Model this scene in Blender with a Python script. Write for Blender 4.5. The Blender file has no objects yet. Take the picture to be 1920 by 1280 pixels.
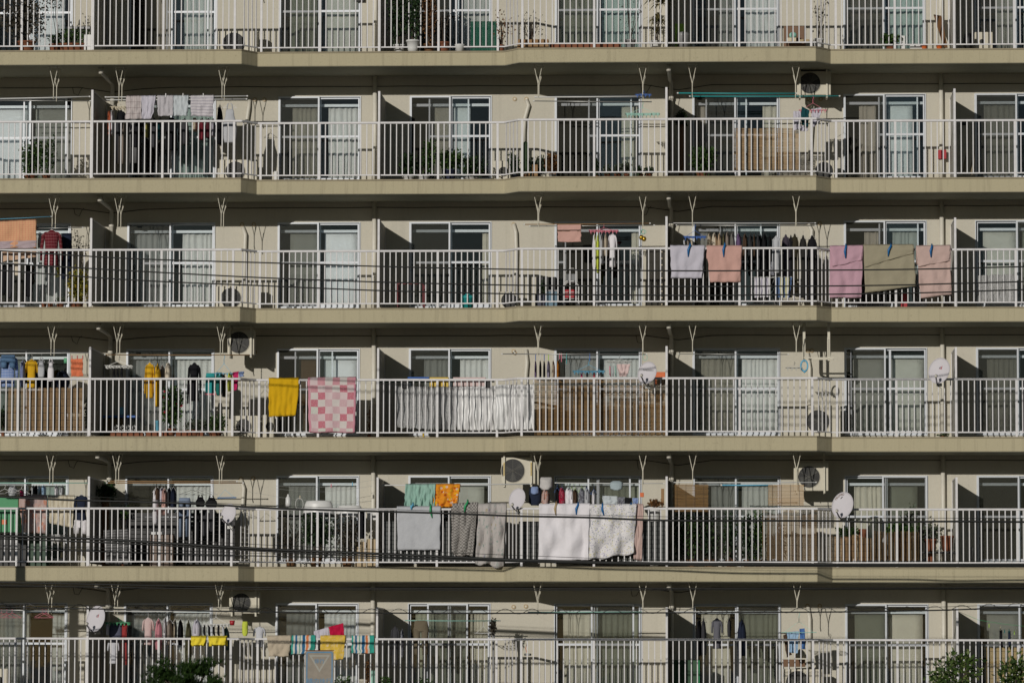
import bpy, math, random
from mathutils import Vector, Matrix, noise

# ---------------------------------------------------------------- camera, sky, sun, exposure
scene = bpy.context.scene
if scene.collection.objects: pass
C = bpy.data.collections.new("scene_objects"); scene.collection.children.link(C)
GZ = 3.95                                   # camera height above the ground
CAM = Vector((0.0, -89.2357, GZ))
YAW, PITCH, ROLL, FPX = -0.0502, 0.07194, 0.00198, 8200.0
_cy, _sy, _cp, _sp, _cr, _sr = math.cos(YAW), math.sin(YAW), math.cos(PITCH), math.sin(PITCH), math.cos(ROLL), math.sin(ROLL)
CF = Vector((_sy*_cp, _cy*_cp, _sp)); _r = Vector((_cy, -_sy, 0)); _u = _r.cross(CF)
CR = _cr*_r + _sr*_u; CU = -_sr*_r + _cr*_u
cam_d = bpy.data.cameras.new("camera"); cam = bpy.data.objects.new("camera", cam_d); scene.collection.objects.link(cam)
cam.matrix_world = Matrix(((CR.x, CU.x, -CF.x, CAM.x), (CR.y, CU.y, -CF.y, CAM.y), (CR.z, CU.z, -CF.z, CAM.z), (0, 0, 0, 1)))
cam_d.sensor_width = 36; cam_d.lens = FPX/1920*36; cam_d.clip_start = 1; cam_d.clip_end = 3000
scene.camera = cam
SUN = Vector((-0.40, -1.0, 0.252)).normalized()          # towards the sun
w = bpy.data.worlds.new("World"); scene.world = w; w.use_nodes = True
nt = w.node_tree; bg = nt.nodes['Background']; sky = nt.nodes.new('ShaderNodeTexSky')
sky.sky_type = 'NISHITA'; sky.sun_disc = False
sky.dust_density = 0.25; sky.ozone_density = 2.5; sky.sun_elevation = math.asin(SUN.z); sky.sun_rotation = math.atan2(SUN.x, SUN.y) % (2*math.pi)
nt.links.new(sky.outputs[0], bg.inputs[0]); bg.inputs[1].default_value = SKY_STRENGTH = 0.05
sl = bpy.data.lights.new("sun", 'SUN'); sl.energy = 5.0; sl.angle = math.radians(0.5); sl.color = (1.0, 0.95, 0.88)
so = bpy.data.objects.new("sun", sl); scene.collection.objects.link(so)
so.rotation_euler = SUN.to_track_quat('Z', 'Y').to_euler(); so.location = (-30, -60, 40)
scene.view_settings.view_transform = 'Standard'; scene.view_settings.look = 'None'
scene.view_settings.exposure = -0.95; scene.view_settings.gamma = 1; scene.view_settings.use_curve_mapping = False
scene.render.engine = 'CYCLES'
scene.cycles.max_bounces = 8; scene.cycles.transparent_max_bounces = 16

# ---------------------------------------------------------------- helpers
R = random.Random(7)
def at(px, py, Y):
    """point of the plane y=Y that the photograph shows at pixel (px, py)"""
    dv = CF + CR*((px-960)/FPX) - CU*((py-640)/FPX)
    t = (Y - CAM.y)/dv.y
    return Vector((CAM.x+dv.x*t, Y, CAM.z+dv.z*t))
PX = 89.2/8200                              # metres per pixel near the facade

def tag(o, label=None, cat=None, group=None, kind=None):
    if label: o['label'] = label
    if cat: o['category'] = cat
    if group: o['group'] = group
    if kind: o['kind'] = kind
    return o
def empty(name, loc=(0, 0, 0), label=None, cat=None, group=None, rz=0):
    o = bpy.data.objects.new(name, None); C.objects.link(o); o.location = loc; o.rotation_euler.z = rz
    o.empty_display_size = .1
    return tag(o, label, cat, group)
def put(name, mesh, parent=None, loc=(0, 0, 0), rot=(0, 0, 0)):
    o = bpy.data.objects.new(name, mesh); C.objects.link(o)
    o.location = loc; o.rotation_euler = rot
    if parent: o.parent = parent
    return o
class MB:
    def __init__(s): s.v = []; s.f = []; s.uv = None
    def box(s, x0, x1, y0, y1, z0, z1):
        n = len(s.v)
        s.v += [(x0,y0,z0),(x1,y0,z0),(x1,y1,z0),(x0,y1,z0),(x0,y0,z1),(x1,y0,z1),(x1,y1,z1),(x0,y1,z1)]
        s.f += [tuple(n+i for i in q) for q in ((0,3,2,1),(4,5,6,7),(0,1,5,4),(1,2,6,5),(2,3,7,6),(3,0,4,7))]
        return s
    def prism(s, pts, z0, z1):
        n = len(s.v); k = len(pts)
        s.v += [(x, y, z0) for x, y in pts] + [(x, y, z1) for x, y in pts]
        s.f.append(tuple(n+i for i in reversed(range(k)))); s.f.append(tuple(n+k+i for i in range(k)))
        for i in range(k):
            j = (i+1) % k; s.f.append((n+i, n+j, n+k+j, n+k+i))
        return s
    def tube(s, pts, r, n=6, cap=True):
        pts = [Vector(p) for p in pts]; base = len(s.v); m = len(pts)
        rr = r if isinstance(r, (list, tuple)) else [r]*m
        prev = None
        for i, p in enumerate(pts):
            d = (pts[min(i+1, m-1)]-pts[max(i-1, 0)]).normalized()
            if prev is None:
                a = Vector((0, 0, 1)) if abs(d.z) < .9 else Vector((1, 0, 0)); a = d.cross(a).normalized()
            else: a = (prev - d*prev.dot(d)).normalized()
            prev = a; b = d.cross(a)
            for k in range(n):
                t = 2*math.pi*(k+.5)/n; q = p + (a*math.cos(t)+b*math.sin(t))*rr[i]; s.v.append(tuple(q))
        for i in range(m-1):
            for k in range(n):
                k2 = (k+1) % n
                s.f.append((base+i*n+k, base+i*n+k2, base+(i+1)*n+k2, base+(i+1)*n+k))
        if cap:
            s.f.append(tuple(base+k for k in reversed(range(n)))); s.f.append(tuple(base+(m-1)*n+k for k in range(n)))
        return s
    def ring(s, c, rx, rz, r, n=24, axis='y', k=5):
        pts = []
        for i in range(n+1):
            t = 2*math.pi*i/n
            if axis == 'y': pts.append((c[0]+rx*math.cos(t), c[1], c[2]+rz*math.sin(t)))
            else: pts.append((c[0]+rx*math.cos(t), c[1]+rz*math.sin(t), c[2]))
        return s.tube(pts, r, k, cap=False)
    def disc(s, c, rx, rz, y0, y1, n=24):
        b = len(s.v)
        for y in (y0, y1):
            for i in range(n):
                t = 2*math.pi*i/n; s.v.append((c[0]+rx*math.cos(t), y, c[1]+rz*math.sin(t)))
        s.f.append(tuple(b+i for i in range(n))); s.f.append(tuple(b+n+i for i in reversed(range(n))))
        for i in range(n):
            j = (i+1) % n; s.f.append((b+j, b+i, b+n+i, b+n+j))
        return s
    def lathe(s, prof, c=(0, 0, 0), n=20, sx=1, sy=1):
        b = len(s.v)
        for r, z in prof:
            for i in range(n):
                t = 2*math.pi*i/n; s.v.append((c[0]+r*sx*math.cos(t), c[1]+r*sy*math.sin(t), c[2]+z))
        for j in range(len(prof)-1):
            for i in range(n):
                k = (i+1) % n; s.f.append((b+j*n+i, b+j*n+k, b+(j+1)*n+k, b+(j+1)*n+i))
        s.f.append(tuple(b+i for i in reversed(range(n)))); s.f.append(tuple(b+(len(prof)-1)*n+i for i in range(n)))
        return s
    def grid(s, nu, nv, fn, uv=True):
        """fn(u, v) -> (x, y, z); sheet with uv"""
        b = len(s.v)
        if s.uv is None: s.uv = {}
        for j in range(nv+1):
            for i in range(nu+1):
                s.uv[len(s.v)] = (i/nu, j/nv); s.v.append(tuple(fn(i/nu, j/nv)))
        for j in range(nv):
            for i in range(nu):
                a = b+j*(nu+1)+i; s.f.append((a, a+nu+1, a+nu+2, a+1))
        return s
    def mesh(s, name, m, smooth=False):
        me = bpy.data.meshes.new(name); me.from_pydata([tuple(p) for p in s.v], [], s.f)
        if s.uv:
            l = me.uv_layers.new(name="UVMap")
            for lp in me.loops: l.data[lp.index].uv = s.uv.get(lp.vertex_index, (0, 0))
        if m: me.materials.append(m)
        if smooth: me.polygons.foreach_set('use_smooth', [True]*len(me.polygons))
        me.update(); return me
    def obj(s, name, m, parent=None, smooth=False, loc=(0, 0, 0), rot=(0, 0, 0)):
        return put(name, s.mesh(name, m, smooth), parent, loc, rot)
def bevel(o, wd=.006, seg=1):
    b = o.modifiers.new('bevel', 'BEVEL'); b.width = wd; b.segments = seg; b.limit_method = 'ANGLE'; return o
def solid(o, t, off=0):
    b = o.modifiers.new('solidify', 'SOLIDIFY'); b.thickness = t; b.offset = off; return o
def nz(x, y, z): return noise.noise(Vector((x, y, z)))

# ---------------------------------------------------------------- materials
MATS = {}
class NT:
    def __init__(s, name):
        s.m = bpy.data.materials.new(name); s.m.use_nodes = True; s.t = s.m.node_tree
        s.b = s.t.nodes['Principled BSDF']; s.out = s.t.nodes['Material Output']
    def n(s, typ, **kw):
        nd = s.t.nodes.new('ShaderNode'+typ)
        for k, v in kw.items():
            if k.startswith('i_'):
                key = k[2:]; key = int(key) if key.isdigit() else key.replace('_', ' ')
                nd.inputs[key].default_value = v
            else: setattr(nd, k, v)
        return nd
    def l(s, a, b): s.t.links.new(a, b)
    def coord(s, kind='Object'):
        return s.n('TexCoord').outputs[kind]
    def math(s, op, a, b=None, c=None):
        nd = s.n('Math', operation=op)
        for i, x in enumerate((a, b, c)):
            if x is None: continue
            if isinstance(x, (int, float)): nd.inputs[i].default_value = x
            else: s.l(x, nd.inputs[i])
        return nd.outputs[0]
    def mix(s, f, a, b, typ='MIX'):
        nd = s.n('MixRGB', blend_type=typ)
        for i, x in enumerate((f, a, b)):
            if isinstance(x, (int, float)): nd.inputs[i].default_value = x
            elif isinstance(x, tuple): nd.inputs[i].default_value = (*x[:3], 1)
            else: s.l(x, nd.inputs[i])
        return nd.outputs[0]
    def noise(s, co, scale, detail=4, rough=.55, sc=None):
        if sc:
            mp = s.n('Mapping'); mp.inputs['Scale'].default_value = sc; s.l(co, mp.inputs[0]); co = mp.outputs[0]
        nd = s.n('TexNoise'); nd.inputs['Scale'].default_value = scale; nd.inputs['Detail'].default_value = detail
        nd.inputs['Roughness'].default_value = rough; s.l(co, nd.inputs['Vector']); return nd.outputs[0]
    def ramp(s, f, stops, interp='LINEAR'):
        nd = s.n('ValToRGB'); cr = nd.color_ramp; cr.interpolation = interp
        while len(cr.elements) > 1: cr.elements.remove(cr.elements[-1])
        for i, (p, c) in enumerate(stops):
            e = cr.elements[0] if i == 0 else cr.elements.new(p)
            e.position = p; e.color = (*(c if isinstance(c, tuple) else (c, c, c)), 1)
        s.l(f, nd.inputs[0]); return nd.outputs[0]
    def bump(s, h, strength=.3, dist=.01):
        nd = s.n('Bump'); nd.inputs['Strength'].default_value = strength; nd.inputs['Distance'].default_value = dist
        s.l(h, nd.inputs['Height']); s.l(nd.outputs[0], s.b.inputs['Normal'])
    def done(s, col, rough=.8, metal=0, spec=.4):
        if isinstance(col, tuple): s.b.inputs['Base Color'].default_value = (*col[:3], 1)
        else: s.l(col, s.b.inputs['Base Color'])
        s.b.inputs['Roughness'].default_value = rough; s.b.inputs['Metallic'].default_value = metal
        s.b.inputs['Specular IOR Level'].default_value = spec
        return s.m
def rgb(h):
    """photographed colour as srgb hex -> linear"""
    c = [int(h[i:i+2], 16)/255 for i in (0, 2, 4)]
    return tuple(x/12.92 if x <= .04045 else ((x+.055)/1.055)**2.4 for x in c)
def scale(c, k): return tuple(min(.9, x*k) for x in c)

def paint(name, col, rough=.5, metal=0, var=.12, spec=.4):
    if name in MATS: return MATS[name]
    k = NT(name); co = k.coord('Object')
    f = k.noise(co, 9, 3)
    c = k.mix(k.math('MULTIPLY', f, var*2), col, tuple(x*.55 for x in col))
    MATS[name] = k.done(c, rough, metal, spec); return MATS[name]

def render_coat(name, col, bumps=.35, streak=.25, grime=(0.10, 0.09, 0.065)):
    k = NT(name); co = k.coord('Object')
    big = k.noise(co, .55, 4); fine = k.noise(co, 42, 3, .7); med = k.noise(co, 5, 4)
    st = k.noise(co, 1.0, 5, .7, sc=(9, 9, .35))
    sp = k.noise(co, 16, 3, .6)
    c = k.mix(k.ramp(big, [(.3, 0.0), (.75, .28)]), col, tuple(x*.8 for x in col))
    c = k.mix(k.ramp(st, [(.52, 0.0), (.8, streak)]), c, grime)
    c = k.mix(k.math('MULTIPLY', k.ramp(fine, [(.3, 1.0), (.7, 0.0)]), .22), c, tuple(x*.6 for x in col))
    c = k.mix(k.ramp(sp, [(.60, 0.0), (.72, streak*.5)]), c, grime)
    h = k.math('ADD', fine, k.math('MULTIPLY', med, .6))
    k.bump(h, bumps, .012)
    return k.done(c, .9, 0, .2)
M = {}
M['fascia'] = render_coat('fascia_paint', (.475, .425, .285), .5, .5, (.15, .125, .085))
M['wall'] = render_coat('wall_render', (.56, .53, .445), .3, .16, (.2, .18, .14))
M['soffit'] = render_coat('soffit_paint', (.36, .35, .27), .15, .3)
M['deck'] = render_coat('balcony_floor_paint', (.13, .14, .12), .2, .2)
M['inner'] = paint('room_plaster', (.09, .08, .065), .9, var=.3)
M['alu'] = paint('sky_tinted_white_aluminium', (.60, .63, .67), .38, .1, .18)  # white frames; the slight blue in the colour stands in for reflected sky
M['rail'] = paint('railing_paint', (.77, .755, .755), .5, .0, .38)
M['cap'] = paint('concrete_cap', (.36, .31, .21), .9, 0, .4)
M['pvc'] = paint('pipe_plastic', (.68, .65, .56), .45, 0, .25)
M['board'] = paint('partition_board', (.42, .40, .35), .7, 0, .3)
M['steel'] = paint('galvanised_steel', (.42, .42, .40), .35, .6, .3)
M['bracket'] = paint('bracket_paint', (.66, .62, .50), .5, 0, .25)
M['black'] = paint('black_rubber', (.010, .010, .010), .55, 0, .2)
M['cable'] = paint('cable_sheath', (.010, .011, .010), .5, 0, .3)
M['acbody'] = paint('ac_casing_paint', (.60, .56, .45), .45, 0, .2)
M['dark'] = paint('dark_metal', (.03, .03, .03), .5, .3, .3)
M['dish'] = paint('dish_white', (.60, .575, .60), .75, 0, .10)
M['terra'] = paint('terracotta', (.24, .085, .04), .85, 0, .4)
M['whitep'] = paint('white_plastic', (.68, .68, .66), .35, 0, .15)
M['wood'] = paint('bare_wood', (.34, .20, .09), .75, 0, .5)
M['bark'] = paint('bark', (.07, .05, .035), .9, 0, .5)
M['soil'] = paint('soil', (.03, .02, .014), .95, 0, .5)
for nm, c in dict(teal=(.02, .30, .30), blue=(.015, .10, .38), lightblue=(.12, .42, .62), green=(.03, .32, .12), mint=(.32, .60, .50), lime=(.35, .62, .06),
                  red=(.38, .02, .03), pink=(.62, .16, .22), orange=(.65, .14, .03), yellow=(.62, .42, .04), navy=(.02, .025, .05), brown=(.16, .08, .035),
                  tan=(.42, .32, .18), grey=(.25, .25, .25), darkgreen=(.01, .07, .04), cream=(.6, .52, .36), clip=(.012, .13, .34)).items():
    M['p_'+nm] = paint(nm+'_plastic', c, .4, 0, .15)

def glass_mat():
    k = NT('window_glass'); t = k.t
    tr = k.n('BsdfTransparent'); tr.inputs[0].default_value = (.95, .963, .955, 1)
    gl = k.n('BsdfGlossy'); gl.inputs['Roughness'].default_value = .02; gl.inputs[0].default_value = (.85, .92, 1, 1)
    fr = k.n('Fresnel'); fr.inputs[0].default_value = 1.5
    co = k.coord('Object'); b = k.n('Bump'); b.inputs['Strength'].default_value = .04; b.inputs['Distance'].default_value = .02
    k.l(k.noise(co, 1.6, 2), b.inputs['Height']); k.l(b.outputs[0], gl.inputs['Normal'])
    mx = k.n('MixShader'); k.l(k.math('MULTIPLY', fr.outputs[0], 1.1), mx.inputs[0]); k.l(tr.outputs[0], mx.inputs[1]); k.l(gl.outputs[0], mx.inputs[2])
    k.l(mx.outputs[0], k.out.inputs[0]); return k.m
M['glass'] = glass_mat()
def net_mat(name, col, op):
    k = NT(name)
    tr = k.n('BsdfTransparent'); df = k.n('BsdfDiffuse'); df.inputs[0].default_value = (*col, 1)
    mx = k.n('MixShader'); mx.inputs[0].default_value = op
    k.l(tr.outputs[0], mx.inputs[1]); k.l(df.outputs[0], mx.inputs[2]); k.l(mx.outputs[0], k.out.inputs[0]); return k.m
M['screen'] = net_mat('insect_net', (.085, .085, .07), .20)
M['greennet'] = net_mat('green_net', (.13, .36, .19), .85)
M['tealnet'] = net_mat('teal_green_net', (.02, .10, .065), .7)
M['blacknet'] = net_mat('black_net', (.012, .012, .012), .7)
M['paleNet'] = net_mat('pale_net', (.35, .36, .36), .5)

def cloth(name, col, pat=None, transl=.0, rough=.95, **kw):
    """woven cloth: base colour, weave relief, optional uv pattern"""
    key = 'cloth_'+name
    if key in MATS: return MATS[key]
    k = NT(key); co = k.coord('Object'); uvn = k.coord('UV')
    sep = k.n('SeparateXYZ'); k.l(uvn, sep.inputs[0]); u, v = sep.outputs[0], sep.outputs[1]
    c = col
    if pat == 'plaid':
        n1, n2, col2 = kw['n1'], kw['n2'], kw['col2']; wdt = kw.get('w', .12)
        a = k.math('LESS_THAN', k.math('FRACT', k.math('MULTIPLY', u, n1)), wdt)
        b = k.math('LESS_THAN', k.math('FRACT', k.math('MULTIPLY', v, n2)), wdt)
        c = k.mix(k.math('MULTIPLY', k.math('ADD', a, b), kw.get('k', .5)), col, col2)
    elif pat == 'stripes':
        x = v if kw.get('axis', 'u') == 'v' else u
        x = k.math('FRACT', k.math('MULTIPLY', x, kw.get('rep', 1)))
        c = k.ramp(x, kw['stops'], 'CONSTANT')
    elif pat == 'checker':
        ch = k.n('TexChecker'); ch.inputs['Scale'].default_value = 1
        mp = k.n('Mapping'); mp.inputs['Scale'].default_value = (kw['n1'], kw['n2'], 1); mp.inputs['Location'].default_value = (.001, .001, .5)
        k.l(uvn, mp.inputs[0]); k.l(mp.outputs[0], ch.inputs[0])
        ch.inputs[1].default_value = (*col, 1); ch.inputs[2].default_value = (*kw['col2'], 1); c = ch.outputs[0]
    elif pat == 'patch':
        n1, n2 = kw['n1'], kw['n2']
        fu = k.math('FLOOR', k.math('MULTIPLY', k.math('SUBTRACT', u, .05), n1/.92)); fv = k.math('FLOOR', k.math('MULTIPLY', v, n2))
        par = k.math('MODULO', k.math('ADD', k.math('ADD', fu, fv), 20), 2)
        cm = k.n('CombineXYZ'); k.l(fu, cm.inputs[0]); k.l(fv, cm.inputs[1])
        wn = k.n('TexWhiteNoise'); k.l(cm.outputs[0], wn.inputs[0])
        pk = k.ramp(wn.outputs[0], [(0, (.50, .17, .21)), (.35, (.54, .27, .30)), (.7, (.56, .38, .40))], 'CONSTANT')
        wt = k.ramp(wn.outputs[0], [(0, (.60, .55, .52)), (.5, (.62, .50, .50)), (.8, (.56, .56, .5))], 'CONSTANT')
        c = k.mix(par, wt, pk)
        vo = k.n('TexVoronoi'); vo.inputs['Scale'].default_value = 34; k.l(uvn, vo.inputs[0])
        c = k.mix(k.math('MULTIPLY', k.math('LESS_THAN', vo.outputs[0], .28), .35), c, (.62, .52, .5))
        edge = k.math('ADD', k.math('LESS_THAN', u, .045), k.math('GREATER_THAN', u, .955))
        edge = k.math('ADD', edge, k.math('GREATER_THAN', v, .985))
        c = k.mix(edge, c, (.58, .26, .32))
    elif pat == 'floral':
        vo = k.n('TexVoronoi'); vo.inputs['Scale'].default_value = kw.get('n', 22); k.l(uvn, vo.inputs[0])
        sp = k.math('LESS_THAN', vo.outputs[0], kw.get('w', .33))
        cc = k.ramp(vo.outputs[1], kw['stops'], 'CONSTANT')
        c = k.mix(k.math('MULTIPLY', sp, kw.get('k', .7)), col, cc)
        f = k.noise(uvn, kw.get('n', 22)*1.6, 3); c = k.mix(k.math('MULTIPLY', k.math('GREATER_THAN', f, .60), .5), c, kw['stops'][0][1])
    elif pat == 'dye':
        f = k.noise(uvn, kw.get('n', 5), 4, .6); c = k.ramp(f, kw['stops'])
    vari = k.noise(co, 6, 3)
    if isinstance(c, tuple):
        c = k.mix(k.ramp(vari, [(.35, 0.0), (.75, .22)]), c, tuple(x*.7 for x in c))
    else: c = k.mix(k.ramp(vari, [(.35, 0.0), (.75, .2)]), c, k.mix(1, c, (.7, .7, .7), 'MULTIPLY'))
    k.bump(k.math('ADD', k.noise(co, 14, 5), k.math('MULTIPLY', k.noise(co, 160, 2), .25)), .6, .02)
    m = k.done(c, kw.get('rough', rough), kw.get('metal', 0), .15)
    if transl:
        tl = k.n('BsdfTranslucent')
        if isinstance(c, tuple): tl.inputs[0].default_value = (*c, 1)
        else: k.l(c, tl.inputs[0])
        mx = k.n('MixShader'); mx.inputs[0].default_value = transl
        k.l(k.b.outputs[0], mx.inputs[1]); k.l(tl.outputs[0], mx.inputs[2]); k.l(mx.outputs[0], k.out.inputs[0])
    MATS[key] = m; return m
def leafmat(name, c1, c2, c3=None):
    key = 'leaf_'+name
    if key in MATS: return MATS[key]
    k = NT(key); g = k.n('NewGeometry')
    c = k.ramp(g.outputs['Random Per Island'], [(0, c1), (.6, c2), (1, c3 or c2)])
    m = k.done(c, .55, 0, .35)
    tl = k.n('BsdfTranslucent'); k.l(c, tl.inputs[0]); mx = k.n('MixShader'); mx.inputs[0].default_value = .25
    k.l(k.b.outputs[0], mx.inputs[1]); k.l(tl.outputs[0], mx.inputs[2]); k.l(mx.outputs[0], k.out.inputs[0])
    MATS[key] = m; return m
def reedmat(name, c1, c2, vert=False):
    key = 'reed_'+name
    if key in MATS: return MATS[key]
    k = NT(key); co = k.coord('Object'); g = k.n('NewGeometry')
    f = k.noise(co, 1, 4, .6, sc=(60, 60, 3) if vert else (4, 4, 90))
    c = k.mix(k.ramp(f, [(.35, 0.0), (.65, 1.0)]), c1, c2)
    c = k.mix(k.math('MULTIPLY', g.outputs['Random Per Island'], .55), c, tuple(x*.45 for x in c1))
    k.bump(f, .4, .004)
    MATS[key] = k.done(c, .7, 0, .25); return MATS[key]
M['reed_brown'] = reedmat('brown', (.30, .175, .062), (.17, .092, .03))
M['reed_tan'] = reedmat('tan', (.50, .34, .18), (.36, .23, .11))
M['reed_v'] = reedmat('upright', (.42, .27, .13), (.20, .12, .055), True)
M['reed_yellow'] = reedmat('yellow', (.52, .38, .16), (.40, .28, .11))
M['reed_dark'] = reedmat('dark', (.20, .125, .055), (.10, .062, .028), True)
def foil():
    k = NT('silver_foil'); co = k.coord('Object')
    f = k.noise(co, 34, 6, .7); k.bump(f, 1.0, .12)
    return k.done(k.mix(k.noise(co, 14, 3), (.66, .67, .67), (.88, .88, .86)), .38, .22, .6)
M['foil'] = foil()
def brickmesh():
    k = NT('grey_privacy_sheet'); co = k.coord('Object')
    mp = k.n('Mapping'); mp.inputs['Rotation'].default_value = (math.pi/2, 0, 0); k.l(co, mp.inputs[0])
    br = k.n('TexBrick'); k.l(mp.outputs[0], br.inputs[0])
    br.inputs['Color1'].default_value = (.10, .105, .10, 1); br.inputs['Color2'].default_value = (.085, .09, .085, 1); br.inputs['Mortar'].default_value = (.035, .037, .037, 1)
    br.inputs['Scale'].default_value = 1; br.inputs['Brick Width'].default_value = .26; br.inputs['Row Height'].default_value = .088; br.inputs['Mortar Size'].default_value = .008
    return k.done(br.outputs[0], .7, 0, .3)
M['sheetgrey'] = brickmesh()

# ---------------------------------------------------------------- facade measurements
D, FW, TH = 1.584, -0.42, 0.30               # wall plane, projecting slab edge, slab thickness
ZTOP = 1.926                                # window head above the floor
def ZF(i): return GZ + 1.8315 + (4-i)*2.65  # top of floor slab of row i (0 = top row in view)
ROWS = ['top', 'second', 'third', 'fourth', 'fifth', 'bottom']
def rown(i): return ROWS[i] + ' balcony row'
EDGE = [(-22.2, 0), (-16.42, 0), (-16.13, FW), (-10.037, FW), (-9.754, 0), (-4.649, 0), (-4.333, FW), (1.734, FW),
        (2.047, 0), (7.15, 0), (7.45, FW), (13.5, FW), (13.8, 0), (16.4, 0)]
PARTX = [-19.0, -13.12, -7.235, -1.314, 4.574, 10.46]
BACK = D + 6.0
XL, XR = EDGE[0][0], EDGE[-1][0]
def front_y(x):
    for (a, ya), (b, yb) in zip(EDGE, EDGE[1:]):
        if a <= x <= b: return ya + (yb-ya)*(x-a)/(b-a)
    return 0

# ---------------------------------------------------------------- ground, street
def ground_mat(name, c1, c2):
    k = NT(name); co = k.coord('Object')
    c = k.mix(k.noise(co, .3, 5), c1, c2); f = k.noise(co, 30, 4); k.bump(f, .4, .02)
    return k.done(k.mix(k.math('MULTIPLY', f, .4), c, tuple(x*.6 for x in c1)), .9)
g = MB(); g.v = [(-1500, -1500, 0), (1500, -1500, 0), (1500, 1500, 0), (-1500, 1500, 0)]; g.f = [(0, 1, 2, 3)]
tag(g.obj('ground', ground_mat('earth', (.05, .048, .032), (.03, .04, .02))), kind='structure')
rd = MB().box(-60, 60, -13, -6.5, -.02, .012)
tag(rd.obj('road', ground_mat('asphalt', (.055, .055, .055), (.04, .04, .042))), kind='structure')
tag(MB().box(-60, 60, -6.5, -5.2, -.02, .13).obj('pavement', ground_mat('paving', (.28, .27, .25), (.22, .21, .2))), kind='structure')
tag(MB().box(-60, 60, -12.86, -12.74, .010, .016).obj('road_line', paint('road_paint', (.7, .7, .68), .7, 0, .3)), kind='structure')

hl = MB()  # unseen hills added behind the camera to block horizon glow and darken glass reflections
def hillfn(u, v):
    a = math.radians(-250+140*u); d = 190+260*v
    h = (math.sin(min(1, v*1.6)*math.pi/2))*(34+12*nz(u*7, v*2, 1)+6*nz(u*30, v*9, 4))*min(1, min(u, 1-u)*12)
    return (d*math.cos(a), 0+d*-abs(math.sin(a)), h-1)
hl.grid(120, 24, lambda u, v: (lambda p: (p[0], p[1], p[2]))(hillfn(u, v)), uv=False)
tag(hl.obj('light_blocking_hills', ground_mat('light_blocker_green', (.035, .05, .022), (.018, .028, .012)), None, True), kind='structure')

# ---------------------------------------------------------------- the apartment building
bld = empty('apartment_building', (0, 0, 0), 'long beige apartment block with stacked open balconies of laundry filling the whole view', 'building')
WPX = [(-24, 134.5), (240, 404.5), (521.6, 676.5), (768, 922), (1040, 1203), (1298, 1462), (1581.5, 1736.5), (1827.5, 1987)]
WX = [(at(a, 285, D).x, at(b, 285, D).x) for a, b in WPX]
WX = [(WX[2][0]-11.78, WX[2][1]-11.78)] + WX + [(WX[4][0]+11.78, WX[4][1]+11.78)]
for i in range(-2, 7):
    mb = MB(); pts = EDGE + [(XR, BACK), (XL, BACK)]
    mb.prism(pts, ZF(i)-TH, ZF(i)-.026)
    s = bevel(mb.obj('balcony_slab', M['fascia'], bld), .008)
    # soffit and deck are skins just off the slab, the cap a lip along its edge
    ins = [(x, y+.012) for x, y in EDGE]
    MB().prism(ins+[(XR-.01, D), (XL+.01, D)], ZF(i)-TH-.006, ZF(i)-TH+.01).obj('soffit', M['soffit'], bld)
    cp = MB().prism([(x, y-.014) for x, y in EDGE]+[(XR, D), (XL, D)], ZF(i)-.030, ZF(i))
    cp.obj('slab_cap', M['cap'], bld)
# walls, row by row: piers between the windows, a lintel band and a sill strip
for i in range(-1, 7):
    z0, z1 = ZF(i), ZF(i-1)-TH-.006
    mb = MB(); xs = [XL] + [x for w_ in WX for x in w_] + [XR]
    for k in range(0, len(xs), 2): mb.box(xs[k], xs[k+1], D, D+.16, z0, z0+ZTOP)
    mb.box(XL, XR, D, D+.16, z0+ZTOP, z1)
    for a, b in WX: mb.box(a, b, D, D+.16, z0, z0+.10)
    mb.obj('outer_wall', M['wall'], bld)
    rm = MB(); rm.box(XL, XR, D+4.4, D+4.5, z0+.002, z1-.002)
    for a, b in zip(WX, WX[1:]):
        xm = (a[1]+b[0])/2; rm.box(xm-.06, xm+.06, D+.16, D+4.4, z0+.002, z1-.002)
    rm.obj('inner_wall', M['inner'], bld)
MB().box(XL-.2, XL, -.0, BACK, 0, ZF(-2)+.3).obj('end_wall', M['wall'], bld)
MB().box(XR, XR+.2, -.0, BACK, 0, ZF(-2)+.3).obj('end_wall', M['wall'], bld)
MB().box(XL, XR, BACK-.2, BACK-.002, 0, ZF(-2)+.3).obj('rear_wall', M['wall'], bld)
MB().box(XL, XR, .15, .35, 0, ZF(6)-TH).obj('footing', M['wall'], bld)
MB().box(XL-.1, XR+.1, -.3, -.1, ZF(-2)+.002, ZF(-2)+.5).obj('parapet', M['fascia'], bld)

# windows ------------------------------------------------------------------
def frame_box(mb, x0, x1, z0, z1, y0, y1, wv, wt, wb):
    mb.box(x0, x0+wv, y0, y1, z0, z1); mb.box(x1-wv, x1, y0, y1, z0, z1)
    mb.box(x0+wv, x1-wv, y0+.001, y1-.001, z1-wt, z1); mb.box(x0+wv, x1-wv, y0+.001, y1-.001, z0, z0+wb)
CUR = {}
def ccol(key):
    cols = dict(white=(.82, .82, .80), grey=(.56, .57, .54), cream=(.70, .66, .56), sheer=(.76, .77, .76), teal=(.46, .56, .52), dark=(.22, .21, .18),
                panel=(.78, .80, .82), blind=(.64, .64, .58), brown=(.24, .14, .07), dot=(.36, .35, .30), olive=(.46, .48, .38))
    return cloth('curtain_'+key, cols[key], transl=.35 if key != 'panel' else .1)
SIDEW = ['first', 'second', 'third', 'fourth', 'fifth', 'sixth', 'seventh', 'eighth']
KN = dict(white='white', grey='grey', cream='cream', sheer='sheer white', teal='pale teal', dark='dark', panel='plain white', blind='plain grey', brown='brown', dot='dotted dark lace', olive='olive')
LABS = {}
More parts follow.
